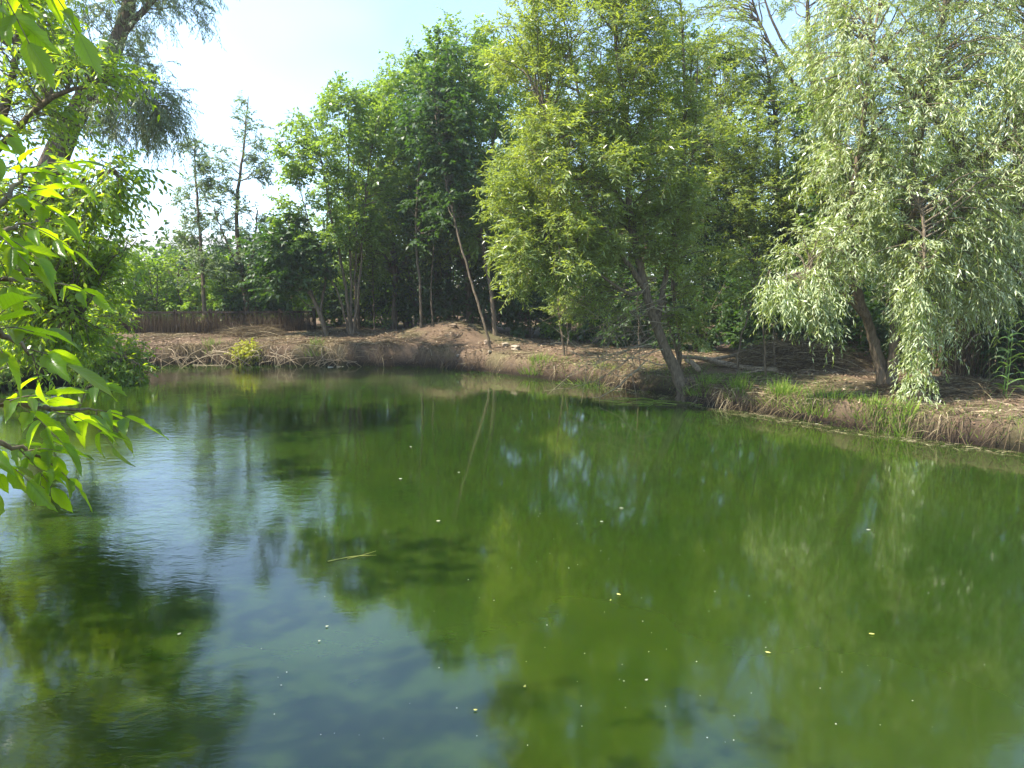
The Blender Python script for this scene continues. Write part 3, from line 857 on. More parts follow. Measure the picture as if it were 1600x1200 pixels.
# far-off wood: a mass nobody could count
rng = np.random.default_rng(70)
og, dd, tn = [], [], []
for a in np.linspace(-30, 30, 46):
    Yc = 36 + rng.uniform(-2, 4); top = 6.5 if a > -4 else 3.8
    if -10 < a < -4: top = 4.2
    c = np.array([a + rng.normal(0, .5), Yc, top * .5]); r = np.array([1.6, 1.3, top * .55 * rng.uniform(.85, 1.15)])
    n = 260
    u = unit(rng.normal(0, 1, (n, 3))) * rng.uniform(.5, 1, (n, 1)); og.append(c + u * r); dd.append(unit(u + rng.normal(0, .5, (n, 3)))); tn.append(np.clip(rng.normal(.4, .15, n), 0, 1))
stf = dict(STY['dark']); stf['L'] = .34; stf['Wd'] = .2; stf['sl'] = .8; stf['n'] = 6
V, q, tt = leaf_geo(np.concatenate(og), np.concatenate(dd), stf, rng, np.concatenate(tn))
tagt(link('distant_wood', mesh_np('distant_wood', V, q, None, tt), M_DARK), 'dark mass of trees closing the view beyond the far bank', 'woods', None, 'stuff')

# --- left bank
px_tree('tall_hazy_tree', 'tall bluish grey tree with a leaning trunk at the upper left against the sky', 'tree', (20, 560),
        [[(20, 560, 0, .36), (60, 330, 0, .32), (100, 215, 0, .27), (130, 160, 0, .23), (185, 60, 0, .17), (215, -60, 0, .10), (230, -200, 0, .05)],
         [(130, 160, 0, .12), (180, 150, 0, .08), (240, 160, 0, .04)],
         [(185, 60, 0, .10), (240, 0, 0, .06), (300, -40, 0, .03)],
         [(100, 215, 0, .12), (60, 120, 0, .08), (20, 20, 0, .04)]],
        [(215, 165, 62, 50, 0, 1.5, 70), (165, 60, 80, 60, 0, 1.6, 46), (255, -30, 85, 50, 0, 1.5, 46), (150, -130, 140, 90, 0, 2, 60), (120, 170, 60, 40, 0, 1.3, 30), (260, 185, 24, 26, 0, .6, 12), (30, 60, 70, 130, 0, 1.5, 40)],
        'pine', seed=41, k=14, bark=M_BARK, sides=12, droop_br=.15)
LB = [-8.9, 12.9, 0.4]
def wpt(px, py, Y, r): return [*P(px, py, Y), r]
def wcr(px, py, rx, ry, Y, rY, n): return (P(px, py, Y), (rx / F * Y, rY, ry / F * Y), n)
lb = np.array([-9.6, 12.2, H1(-9.6, 12.2)])
build_tree('box_elder_tree', 'broad leafy tree with bright green drooping sprays covering the left bank', 'tree', lb,
           [[[*(lb - [0, 0, .1]), .16], wpt(-60, 400, 12.2, .13), wpt(-20, 250, 12, .09), wpt(20, 120, 11.8, .05), wpt(30, -20, 11.8, .02)],
            [wpt(-60, 400, 12.2, .07), wpt(40, 330, 11.5, .05), wpt(130, 280, 11.2, .03), wpt(180, 265, 11, .015)],
            [wpt(-60, 430, 12.2, .07), wpt(40, 470, 11.8, .05), wpt(120, 500, 11.5, .03)],
            [wpt(-20, 250, 12, .06), wpt(70, 160, 11.3, .04), wpt(150, 130, 11, .02)]],
           [wcr(60, 60, 70, 60, 11.5, 1.0, 52), wcr(140, 120, 55, 38, 11, .7, 36), wcr(30, 170, 60, 60, 11.5, 1.0, 46), wcr(165, 280, 55, 45, 11, .8, 40), wcr(60, 320, 90, 70, 11.3, 1.0, 90),
            wcr(150, 370, 55, 45, 11.3, .8, 36), wcr(60, 450, 90, 60, 11.5, 1.0, 80), wcr(20, -60, 120, 70, 11.5, 1.2, 60), wcr(-90, 200, 90, 300, 12, 1.2, 90), wcr(85, 530, 75, 45, 11.8, .8, 60), wcr(120, 430, 60, 50, 11.8, .8, 40)],
           'elder', seed=42, k=6, bark=M_BARK, sides=9, single=280)
px_tree('bank_shrub', 'leafy shrub overhanging the water at the tip of the left bank', 'shrub', (150, 590),
        [[(150, 590, 0, .04), (160, 540, 0, .03), (150, 480, 0, .015)], [(150, 590, 0, .03), (190, 560, -.3, .02), (220, 570, -.5, .01)]],
        [(165, 560, 50, 45, -.2, .8, 90), (140, 500, 60, 55, 0, .9, 80), (185, 585, 38, 22, -.4, .5, 46)], 'elder', seed=43, k=9, bark=M_TWIG, sides=6, stem_from=.1)
px_tree('bank_bush', 'low dark bush at the foot of the left bank trees', 'shrub', (60, 592),
        [[(60, 592, 0, .04), (60, 540, 0, .03), (50, 480, 0, .015)]], [(50, 520, 70, 50, 0, .9, 46), (10, 560, 50, 40, -.4, .8, 30)], 'broad', seed=44, k=8, bark=M_TWIG, sides=6, stem_from=.1)

for lx, ly, sc_, lab in [(-4.9, 2.3, .8, 'broad tree on the left bank beside the nearest hanging leaves'), (-5.6, 4.6, .85, 'broad tree on the left bank whose shade lies on the water at the lower left'), (-7.8, 7.3, .92, 'broad tree on the left bank between the nearest tree and the drooping one')]:
    copy_tree(pB, (lx, ly, H1(lx, ly) - .05), lx, sc_, lab, 'trees of the left bank')

# yellow bush at the waterline, far left
g = W0(383, 571)
g = np.array([g[0], g[1] + .25, .02])
build_tree('yellow_bush', 'small bright yellow bush at the waterline of the far bank', 'shrub', g,
           [[[*g, .015], [g[0], g[1], .25, .01], [g[0] + .05, g[1], .5, .006]]], [((g[0], g[1] - .1, .27), (.30, .22, .26), 34), ((g[0] + .08, g[1] - .05, .5), (.14, .12, .12), 8)],
           'yellow', seed=45, k=3.4, bark=M_TWIG, sides=5, stem_from=0, wander=.1)

# --- saplings and thin stems, one by one
def sapling(label, foot, pts, tufts, sty='willow', r=.028, seed=80, group='saplings and thin stems'):
    st = [[(foot[0], foot[1], 0, r)] + [(a, b, 0, r * (1 - .75 * (i + 1) / len(pts))) for i, (a, b) in enumerate(pts)]]
    return px_tree('sapling', label, 'sapling', foot, st, [(a, b, rx, ry, 0, rx / F * 20, n) for (a, b, rx, ry, n) in tufts], sty,
                   seed=seed, k=4, bark=M_BARK_L, sides=5, group=group, stem_from=.3, wander=.12, wob=.012)


sapling('twin sapling stem with a leafy tuft at mid height on the bare bank slope', (882, 556), [(876, 510), (871, 460), (868, 400)], [(870, 478, 24, 20, 16)], 'willow', .035, 81)
sapling('very thin sapling beside the twin sapling on the bare bank slope', (886, 556), [(887, 500), (880, 440)], [(884, 470, 12, 14, 6)], 'willow', .02, 82)
sapling('thin straight pole stem left of the twin sapling in the shade', (854, 520), [(850, 470), (843, 400)], [(843, 400, 12, 14, 4)], 'dark', .035, 83)
sapling('thin stem leaning left under the fringe of the leaning willow', (848, 518), [(838, 470), (822, 430)], [(818, 425, 12, 10, 4)], 'dark', .016, 84)
sapling('slim dark stem behind the leafy tuft', (868, 520), [(862, 460), (856, 400)], [(856, 400, 12, 14, 4)], 'dark', .025, 85)
sapling('slim stem standing right of the leafy tuft in the shade', (905, 520), [(907, 450), (905, 380)], [(905, 390, 14, 14, 4)], 'willow', .024, 86)
sapling('grey stem at the left edge of the bare twig tangle', (940, 520), [(936, 450), (940, 380)], [(938, 400, 18, 18, 6)], 'willow', .03, 87)
sapling('pale stem in the middle of the bare twig tangle', (958, 530), [(952, 470), (950, 400)], [(952, 410, 16, 18, 5)], 'willow', .035, 88)
sapling('thin upright stem left of the bent trunk over the green grass', (1000, 575), [(998, 520), (996, 440)], [(996, 440, 12, 18, 4)], 'willow', .022, 89)
sapling('crooked leafy sapling standing in front of the fallen logs', (1153, 586), [(1154, 548), (1166, 500), (1183, 430), (1192, 400)], [(1165, 462, 15, 12, 9), (1160, 405, 18, 14, 11), (1180, 440, 12, 10, 5)], 'willow', .026, 90)
sapling('straight bare sapling rising behind the right end of the logs', (1198, 590), [(1194, 540), (1190, 480), (1188, 420)], [(1188, 420, 10, 14, 3)], 'willow', .028, 91)
sapling('second bare sapling beside the straw heap', (1212, 580), [(1209, 530), (1208, 460)], [(1208, 450, 10, 14, 3)], 'willow', .022, 92)
sapling('thin dark stem in the shade right of the fan of thin trunks', (585, 515), [(583, 450), (580, 380)], [(580, 380, 18, 18, 5)], 'dark', .03, 93)
sapling('thin dark stem right of the straight pale trunk', (676, 508), [(674, 440), (678, 380)], [(678, 380, 18, 18, 5)], 'dark', .03, 94)
sapling('thin stem in the shade right of the thickest pale trunk', (798, 512), [(796, 460), (800, 400)], [(800, 400, 14, 16, 4)], 'dark', .025, 95)

# ------------------------------------------------------------------ blades, straw and reeds
def blades(org, dr, L, Wd, droop, rng, tone, seg=3):
    S = len(org)
    t = np.linspace(0, 1, seg + 1)[None, :, None]
    down = np.array([0, 0, -1.0])
    L = np.asarray(L).reshape(S, 1, 1); dp = np.asarray(droop).reshape(S, 1, 1)
    pos = org[:, None] + dr[:, None] * L * t + down * dp * L * t * t
    sd = unit(np.cross(dr, rng.normal(0, 1, (S, 3))))[:, None]
    w = np.asarray(Wd).reshape(S, 1, 1) * (1 - 0.85 * t ** 1.5) * .5
    a = pos + sd * w; b = pos - sd * w
    V = np.stack([a, b], 2).reshape(-1, 3)
    k = np.arange(S)[:, None] * (seg + 1) * 2 + np.arange(seg)[None] * 2
    q = np.stack([k, k + 1, k + 3, k + 2], -1).reshape(-1, 4)
    return V, q, np.repeat(tone, (seg + 1) * 2)


def shore_samples(n, rng, i0=0, i1=None):
    pts = np.array(shore); i1 = i1 or len(pts) - 1
    seg = np.linalg.norm(pts[1:] - pts[:-1], axis=1)
    wts = seg[i0:i1] / seg[i0:i1].sum()
    i = rng.choice(np.arange(i0, i1), n, p=wts); f = rng.uniform(0, 1, (n, 1))
    p = pts[i] * (1 - f) + pts[i + 1] * f
    e = unit(pts[i + 1] - pts[i]); nrm = np.stack([e[:, 1], -e[:, 0]], -1)      # towards the water
    return p, nrm


rng = np.random.default_rng(90)
# straw hanging over the bank's lip
n = 17000
p, nr = shore_samples(n, rng)
clump = fbm(p[:, 0], p[:, 1], .35, 9)
keep = clump + rng.normal(0, .3, n) > -.02
bare = np.exp(-((p[:, 0] + .2) / 1.8) ** 2)                      # bare earth cut in front of the mound
keep &= rng.uniform(0, 1, n) > bare * .85
p, nr, clump = p[keep], nr[keep], clump[keep]; n = len(p)
off_ = rng.uniform(-.02, .55, (n, 1)) ** 1.0
xy = p - nr * off_
z = H(xy[:, 0], xy[:, 1])
ok = z > .1
xy, nr, z, clump = xy[ok], nr[ok], z[ok], clump[ok]; n = len(z)
dr = unit(np.stack([nr[:, 0] * .8, nr[:, 1] * .8, rng.uniform(.0, .8, n)], -1) + rng.normal(0, .55, (n, 3)))
V, q, tn = blades(np.stack([xy[:, 0], xy[:, 1], z - .01], -1), dr, rng.uniform(.18, .5, n), rng.uniform(.006, .014, n), rng.uniform(.5, 1.3, n), rng, np.clip(.42 + .25 * clump + rng.normal(0, .2, n), 0, 1))
tagt(link('hanging_dry_grass', mesh_np('hanging_dry_grass', V, q, None, tn), M_STRAW), 'dry straw coloured grass hanging over the lip of the far and right bank', 'dry grass', None, 'stuff')
# matted straw lying on the bank
n = 34000
p, nr = shore_samples(n, rng)
off_ = rng.uniform(.15, 1.0, (n, 1)) ** 1.6 * 4.2
xy = p - nr * off_ + rng.normal(0, .1, (n, 2))
clump = fbm(xy[:, 0], xy[:, 1], .7, 10)
keep = (clump + rng.normal(0, .3, n) > .0) & (rng.uniform(0, 1, n) > np.exp(-((xy[:, 0] + .3) / 2.2) ** 2) * .8)
xy = xy[keep]; clump = clump[keep]; n = len(xy)
z = H(xy[:, 0], xy[:, 1])
th = rng.normal(.3, .9, n)
dr = unit(np.stack([np.cos(th), np.sin(th), rng.uniform(-.02, .28, n)], -1))
V, q, tn = blades(np.stack([xy[:, 0], xy[:, 1], z + .005], -1), dr, rng.uniform(.15, .5, n), rng.uniform(.006, .013, n), rng.uniform(.02, .25, n), rng, np.clip(.45 + .2 * clump + rng.normal(0, .22, n), 0, 1), 2)
tagt(link('straw_litter', mesh_np('straw_litter', V, q, None, tn), M_STRAW), 'matted dry straw lying on top of the bank', 'straw', None, 'stuff')

# heap of dry stalks behind the logs
def heap(name, label, cpx, cpy, rx, ry, n, hgt, seed):
    rng = np.random.default_rng(seed)
    c = ground(cpx, cpy)
    a = rng.normal(0, .45, (n, 2)) * np.array([rx, ry])
    h = hgt * np.exp(-(a[:, 0] / rx) ** 2 * 1.3 - (a[:, 1] / ry) ** 2 * 1.3)
    org = np.stack([c[0] + a[:, 0], c[1] + a[:, 1], c[2] + h * rng.uniform(.2, 1, n)], -1)
    th = rng.uniform(0, 6.28, n)
    dr = unit(np.stack([np.cos(th), np.sin(th) * .5, rng.uniform(-.1, .3, n)], -1))
    V, q, tn = blades(org - c, dr, rng.uniform(.3, .9, n), rng.uniform(.007, .014, n), rng.uniform(.1, .6, n), rng, np.clip(rng.normal(.42, .2, n), 0, 1))
    o = link(name, mesh_np(name, V, q, None, tn), M_STRAW, None, c)
    tagt(o, label, 'straw heap')
    o['kind'] = 'stuff'


heap('straw_heap', 'brown heap of dry stalks behind the fallen logs', 1245, 572, 1.5, .8, 3600, .6, 101)
heap('straw_heap', 'low spread of bleached dry stalks right of the twin trunks', 1510, 612, 1.3, .7, 2200, .18, 102)
heap('straw_heap', 'low mound of straw under the forked slender tree', 395, 524, 1.1, .6, 1500, .3, 103)

# tangle of fallen stalks on the far left waterline
rng = np.random.default_rng(110)
lines = []
for _ in range(95):
    p_ = W0(rng.uniform(195, 560), rng.uniform(571, 573)); a = np.array([p_[0], p_[1] + rng.uniform(.05, .25), rng.uniform(.1, .6)])
    b = a + np.array([rng.normal(0, .5), -rng.uniform(.1, .55), 0]); b[2] = max(-.03, a[2] - rng.uniform(.3, .7))
    c_ = (a + b) / 2 + np.array([rng.normal(0, .1), -.05, rng.uniform(.03, .2)])
    lines.append((smooth_line([a, c_, b], 6), np.linspace(.008, .004, 6)))
me = tube_mesh('fallen_stalks', lines, 4)
tagt(link('fallen_stalks', me, tone_mat('stalk', [(0, (.16, .11, .07)), (1, (.48, .38, .25))])), 'tangle of broken dry stalks reaching down into the water at the far left', 'dry stalks', None, 'stuff')

# green grass patches on the bank
def tuft(label, px, py, n, h, wd, seed, spread=.16, mat=M_GRASS):
    rng = np.random.default_rng(seed)
    c = ground(px, py)
    a = rng.normal(0, spread, (n, 2)); xy = a + c[:2]
    z = H(xy[:, 0], xy[:, 1]) - c[2]
    z = np.maximum(z, -.2)
    dr = unit(np.stack([a[:, 0] * 1.6 + rng.normal(0, .22, n), a[:, 1] * 1.2 + rng.normal(0, .2, n), np.ones(n)], -1))
    V, q, tn = blades(np.stack([a[:, 0], a[:, 1], z], -1), dr, h * rng.uniform(.5, 1.15, n), wd * rng.uniform(.7, 1.3, n), rng.uniform(.05, .5, n), rng, np.clip(rng.normal(.6, .22, n), 0, 1), 4)
    o = link('grass_tuft', mesh_np('grass_tuft', V, q, None, tn), mat, None, c)
    tagt(o, label, 'grass tuft', 'green grass tufts on the bank')


tuft('green grass tuft just right of the foot of the bent trunk', 1100, 606, 220, 0.30, .009, 121)
tuft('upright bright green tuft right of the bent trunk foot at the bank lip', 1153, 612, 170, 0.38, .010, 122, .10)
tuft('bright green tuft at the lip below the straight bare sapling', 1220, 616, 260, 0.38, .010, 123, .14)
tuft('broad bright yellow green tuft left of the twin trunks', 1283, 632, 280, .32, .010, 124, .22)
tuft('olive grass tuft in front of the twin trunks', 1360, 634, 170, .24, .009, 125, .15)
tuft('dark green blade clump low at the lip below the hanging silver branch', 1412, 668, 150, .38, .013, 126, .08)
tuft('short grass tuft low on the lip left of the hanging silver branch', 1375, 668, 300, .24, .009, 127, .10)
tuft('small green tuft on the far lip right of the yellow bush', 493, 548, 150, .30, .009, 128, .12)
tuft('green tuft on the dark cut bank right of the mound', 838, 574, 220, .30, .009, 129, .18)
tuft('olive tuft below the bare twigs near the waterline', 930, 588, 260, .22, .009, 130, .28)
tuft('yellow green tuft behind the waterline near the yellow bush', 330, 545, 120, .3, .009, 131, .12)
tuft('small bright tuft at the left foot of the mound', 612, 508, 60, .32, .02, 132, .10)
rng = np.random.default_rng(140)
n = 15000
p, nr = shore_samples(n, rng, 9)
off_ = rng.uniform(.1, 1.0, (n, 1)) ** 1.5 * 2.2
xy = p - nr * off_
n = len(xy)
cl = fbm(xy[:, 0], xy[:, 1], .8, 20)
keep = cl + rng.normal(0, .25, n) > .1
xy = xy[keep]; n = len(xy)
z = H(xy[:, 0], xy[:, 1])
dr = unit(np.stack([rng.normal(0, .45, n), rng.normal(0, .45, n), np.ones(n)], -1))
V, q, tn = blades(np.stack([xy[:, 0], xy[:, 1], z - .01], -1), dr, rng.uniform(.05, .16, n), rng.uniform(.005, .009, n), rng.uniform(.1, .8, n), rng, np.clip(rng.normal(.45, .25, n), 0, 1), 2)
tagt(link('bank_grass', mesh_np('bank_grass', V, q, None, tn), M_GRASS), 'thin short green grass growing in patches on the right bank', 'grass', None, 'stuff')

# dead leaves over the bank
n = 9000
p, nr = shore_samples(n, rng)
xy = p - nr * rng.uniform(.1, 4.5, (n, 1)) + rng.normal(0, .1, (n, 2))
z = H(xy[:, 0], xy[:, 1]) + .012
th = rng.uniform(0, 6.28, n)
a = np.stack([np.cos(th), np.sin(th), rng.normal(0, .35, n)], -1) * rng.uniform(.015, .04, (n, 1)); b = np.stack([-np.sin(th), np.cos(th), rng.normal(0, .5, n)], -1) * rng.uniform(.01, .022, (n, 1))
c_ = np.stack([xy[:, 0], xy[:, 1], z], -1)
V = np.stack([c_ - a, c_ - b, c_ + a, c_ + b], 1).reshape(-1, 3)
M_LITTER = tone_mat('dead_leaf', [(0, (.10, .06, .035)), (.6, (.26, .17, .10)), (1, (.50, .40, .27))])
tagt(link('dead_leaves', mesh_np('dead_leaves', V, np.arange(n * 4).reshape(-1, 4), None, np.repeat(rng.uniform(0, 1, n), 4)), M_LITTER), 'dead brown leaves scattered over the bank', 'leaf litter', None, 'stuff')

# brown reeds (right edge) and green reed plant
def reeds(name, label, px, py, n, h, seed, sx_, sy_, mat, wd=.012, cat='reeds', stuff=True, lean=.14):
    rng = np.random.default_rng(seed)
    c = ground(px, py)
    a = rng.uniform(-1, 1, (n, 2)) * np.array([sx_, sy_])
    dr = unit(np.stack([rng.normal(0, lean, n), rng.normal(0, lean, n), np.ones(n)], -1))
    z = H(a[:, 0] + c[0], a[:, 1] + c[1]) - c[2]
    V, q, tn = blades(np.stack([a[:, 0], a[:, 1], z - .03], -1), dr, h * rng.uniform(.5, 1.1, n), wd * rng.uniform(.6, 1.3, n), rng.uniform(0, .12, n), rng, np.clip(rng.normal(.35, .2, n), 0, 1), 4)
    o = link(name, mesh_np(name, V, q, None, tn), mat, None, c)
    tagt(o, label, cat)
    if stuff: o['kind'] = 'stuff'


reeds('dead_reeds', 'tall brown dead reeds standing behind the right bank', 1545, 590, 520, 1.9, 151, .9, .5, M_STRAW)
reeds('dead_reeds', 'sparse brown stalks in the shade behind the straw heap', 1290, 560, 260, 1.0, 152, 1.2, .5, M_STRAW)
# tangle of thin bare stalks beside the mound (undergrowth stems)
reeds('bare_undergrowth', 'thin bare undergrowth stems in the shade behind the bare twig tangle', 930, 520, 260, 1.8, 153, 1.5, .5, M_STRAW, .014)

# green reed plant at the right edge: stem plus big arching leaves
g = ground(1588, 622)
root = empty('reed_plant', g, 'green reed plant with long arching leaves at the right edge of the bank', 'plant')
rng = np.random.default_rng(160)
M_REED = leaf_mat('reed_leaf', (.06, .13, .02), (.16, .27, .05), (.16, .22, .08), (.3, .48, .06), .35, .4)
for s in range(5):
    b = np.array([rng.normal(0, .14), rng.normal(0, .1), 0]); hh = rng.uniform(.9, 1.6)
    link('stalk', tube_mesh('stalk', [(smooth_line([b, b + [0.02, 0, hh * .5], b + [rng.normal(0, .08), 0, hh]], 7), np.linspace(.009, .004, 7))], 5), M_REED, root)
    for k_ in range(9):
        zz = hh * (k_ + 1) / 9.5; th = (0 if k_ % 2 else math.pi) + rng.normal(0, .5)
        dr = unit(np.array([[math.cos(th), math.sin(th) * .6, .9]]))
        V, q, tn = blades(np.array([b + [0, 0, zz]]), dr, [rng.uniform(.35, .6)], [.032], [rng.uniform(.7, 1.3)], rng, np.array([rng.uniform(.2, 1)]), 7)
        link('leaf', mesh_np('leaf', V, q, None, tn), M_REED, root)

# ------------------------------------------------------------------ logs, sticks, clods
def log(label, a, b, r0, r1, seed, name='fallen_log', cat='log', mat=M_DEADW, lift=.05, n=10, bend=.05):
    rng = np.random.default_rng(seed)
    A = np.array(a); B = np.array(b); A[2] += lift; B[2] += lift
    mid = (A + B) / 2 + rng.normal(0, bend, 3)
    pl = smooth_line([A, mid, B], n, .006, rng)
    me = tube_mesh(name, [(pl, np.linspace(r0, r1, n))], 9, True, A)
    tagt(link(name, me, mat, None, A), label, cat)


g1 = ground(1064, 577); g2 = P(1166, 549, g1[1] + .25)
log('long thin pale log lying level behind the bent trunk, the upper of the two', P(1058, 557, g1[1]), g2, .045, .035, 201, lift=0)
log('thicker brown log sloping down to the right below the thin pale log', P(1100, 561, 16.6), P(1212, 580, 15.6), .055, .075, 202, lift=.0)
log('short split log end lying at an angle near the bent trunk foot', P(1072, 562, 16.6), P(1092, 578, 15.6), .05, .055, 203, lift=.0)
log('thin bleached pole lying on the straw below the thicker log', P(1160, 583, 15.4), P(1240, 592, 14.8), .02, .012, 204, 'fallen_branch', 'branch', lift=0)
log('thin pale stick leaning in the dark reeds under the right willow', P(1508, 545, 13.2), P(1556, 519, 13.4), .012, .008, 205, 'leaning_stick', 'stick', lift=0)
log('thin stick slanting from the lip into the water near the bent trunk', W0(1103, 631) + np.array([0, 0, .02]), P(1145, 614, 14.4), .012, .010, 206, 'slanting_stick', 'stick', lift=0)
log('thin dark root stick on the mound', P(708, 530, 21.2), P(722, 518, 21.6), .018, .01, 207, 'root_stick', 'stick', M_BARK, lift=0)
log('pale floating stick along the far left waterline', W0(305, 570) - np.array([0, .15, 0]), W0(355, 570) - np.array([0, .12, 0]), .016, .012, 208, 'floating_stick', 'stick', lift=.01, bend=.01)
log('short white stick floating on the water below the far left bank', W0(512, 574), W0(536, 573), .014, .008, 209, 'floating_stick', 'stick', tone_mat('pale_wood', [(0, (.5, .46, .4)), (1, (.5, .46, .4))]), lift=.006, bend=.01)
log('short pale post sticking up from the water left of the bent trunk', W0(972, 606), W0(972, 606) + np.array([-.03, 0, .2]), .02, .014, 210, 'stake', 'stake', lift=-.02, bend=.0)

# bare arching twigs left of the bent trunk belong to the leaning willow
wt = bpy.data.objects['willow_tree']; wb = np.array(wt.location)
rng = np.random.default_rng(211)
lines = []
for _ in range(44):
    a = P(rng.uniform(1000, 1050), rng.uniform(430, 575), wb[1] - rng.uniform(0, .3))
    b = a + np.array([-rng.uniform(.5, 2.1), rng.uniform(-.5, .8), -rng.uniform(-.5, 1.0)])
    b[2] = max(b[2], H1(b[0], b[1]) + .05, .08)
    c_ = (a + b) / 2 + np.array([rng.normal(0, .1), 0, rng.uniform(-.35, .25)])
    pl = smooth_line([a, c_, b], 9, .012, rng); lines.append((pl, np.linspace(rng.uniform(.006, .014), .003, 9)))
    for _ in range(3):
        i = rng.integers(3, 8); d = rng.normal(0, .22, 3) + np.array([-.1, 0, -.05])
        lines.append((smooth_line([pl[i], pl[i] + d, pl[i] + d * 1.8 + rng.normal(0, .05, 3)], 5), np.linspace(.005, .002, 5)))
o = link('bare_twigs', tube_mesh('bare_twigs', lines, 4, True, wb), tone_mat('bare_twig', [(0, (.14, .11, .07)), (1, (.36, .30, .20))]), wt); o['kind'] = 'stuff'
# roots at its foot
for k_ in range(5):
    th = -2.6 + k_ * .75
    a = wb + np.array([0, 0, .12]); b = wb + np.array([math.cos(th) * .45, math.sin(th) * .35, 0]); b[2] = H1(b[0], b[1]) - .05
    link('root', tube_mesh('root', [(smooth_line([a, (a + b) / 2 + [0, 0, .05], b], 7, .01, rng), np.linspace(.12, .03, 7))], 7, True, wb), M_BARK, wt)

# clods of earth and stones
def rock(label, px, py, s, seed, col=(.42, .34, .25), name='earth_clod', cat='clod'):
    rng = np.random.default_rng(seed)
    c = ground(px, py)
    import bmesh
    bm = bmesh.new(); bmesh.ops.create_icosphere(bm, subdivisions=2, radius=1)
    ph = rng.uniform(0, 6, 6)
    for v in bm.verts:
        k_ = 1 + .22 * math.sin(v.co.x * 3 + ph[0]) * math.sin(v.co.y * 3.4 + ph[1]) + .16 * math.sin(v.co.z * 5 + ph[2]) + rng.normal(0, .05)
        v.co = Vector((v.co.x * s * 1.25 * k_, v.co.y * s * k_, v.co.z * s * .7 * k_))
    me = bpy.data.meshes.new(name); bm.to_mesh(me); bm.free()
    me.materials.append(bark_mat(name + '_soil', tuple(.6 * v for v in col), col, 3, .8))
    o = link(name, me, None, None, c + [0, 0, s * .3]); o.rotation_euler = (0, 0, rng.uniform(0, 6))
    tagt(o, label, cat)


rock('pale round clod on the bare slope right of the leaning thin trunk', 789, 540, .085, 221)
rock('larger pale clod just right of the round clod on the bare slope', 806, 546, .12, 222)
rock('flat pale clod at the foot of the thickest pale trunk', 762, 537, .10, 223, (.30, .23, .17))
rock('small pale stone on the dark cut bank below the clods', 765, 553, .05, 224)
rock('small stone at the lip between mound and water', 716, 560, .05, 225, (.4, .36, .3), 'stone', 'stone')
rock('brown clod on top of the mound', 708, 512, .10, 226, (.26, .19, .13))
0 and rock('dark clod at the foot of the cut bank right of the mound', 800, 576, .13, 227, (.12, .085, .06))
0 and rock('dark clod low on the cut bank below the round clod', 785, 566, .11, 228, (.13, .09, .065))

# ------------------------------------------------------------------ fence at the back of the far left bank
fY = 23.6
fa = np.array([(165 - 800) / F * fY, fY]); fb = np.array([(492 - 800) / F * (fY + .6), fY + .6])
fz = H1(*((fa + fb) / 2))
root = empty('wooden_fence', (fa[0], fa[1], fz), 'low dark wooden fence with posts behind the straw bank at the far left', 'fence')
M_FENCE = bark_mat('weathered_wood', (.028, .020, .014), (.085, .060, .042), 8, .3)
L_ = np.linalg.norm(fb - fa); ux = (fb - fa) / L_
def fbox(name, s0, s1, z0, z1, th_, off__, parent, mat):
    me = bpy.data.meshes.new(name)
    vs = []
    for s in (s0, s1):
        for o_ in (-th_ / 2, th_ / 2):
            for z in (z0, z1):
                q_ = ux * s + np.array([-ux[1], ux[0]]) * (o_ + off__)
                vs.append((q_[0], q_[1], z))
    me.from_pydata(vs, [], [(0, 1, 3, 2), (4, 6, 7, 5), (0, 4, 5, 1), (2, 3, 7, 6), (1, 5, 7, 3), (0, 2, 6, 4)])
    return link(name, me, mat, parent)
npst = 7
rng = np.random.default_rng(231)
for i in range(npst):
    s = L_ * i / (npst - 1)
    fbox('post', s - .045, s + .045, -.25, .74 + rng.uniform(-.03, .03), .09, 0, root, M_FENCE)
for i in range(npst - 1):
    s0 = L_ * i / (npst - 1) + .02; s1 = L_ * (i + 1) / (npst - 1) - .02
    fbox('rail', s0, s1, .60, .67, .03, -.062, root, M_FENCE); fbox('rail', s0, s1, .14, .20, .03, -.062, root, M_FENCE)
ns = 130
for i in range(ns):
    s = L_ * (i + .5) / ns + rng.normal(0, .008)
    if rng.uniform() < .3: continue
    sl_ = fbox('slat', s - .017 + rng.normal(0, .004), s + .017, -.12, .56 + rng.uniform(-.22, .10), .012, -.02, root, M_FENCE); sl_.rotation_euler = (0, 0, 0)
rng = np.random.default_rng(232)
n = 6500
s = rng.uniform(0, L_, n); q_ = fa[None] + ux[None] * s[:, None] + np.stack([np.zeros(n), rng.uniform(-.55, -.12, n)], -1)
z = H(q_[:, 0], q_[:, 1])
V, q, tn = blades(np.stack([q_[:, 0], q_[:, 1], z - .02], -1), unit(np.stack([rng.normal(0, .12, n), rng.normal(0, .12, n), np.ones(n)], -1)), rng.uniform(.25, .8, n), rng.uniform(.006, .012, n), rng.uniform(0, .2, n), rng, np.clip(rng.normal(.22, .16, n), 0, 1))
tagt(link('dry_weeds', mesh_np('dry_weeds', V, q, None, tn), M_STRAW), 'brown dry weeds standing along the foot of the fence', 'dry weeds', None, 'stuff')

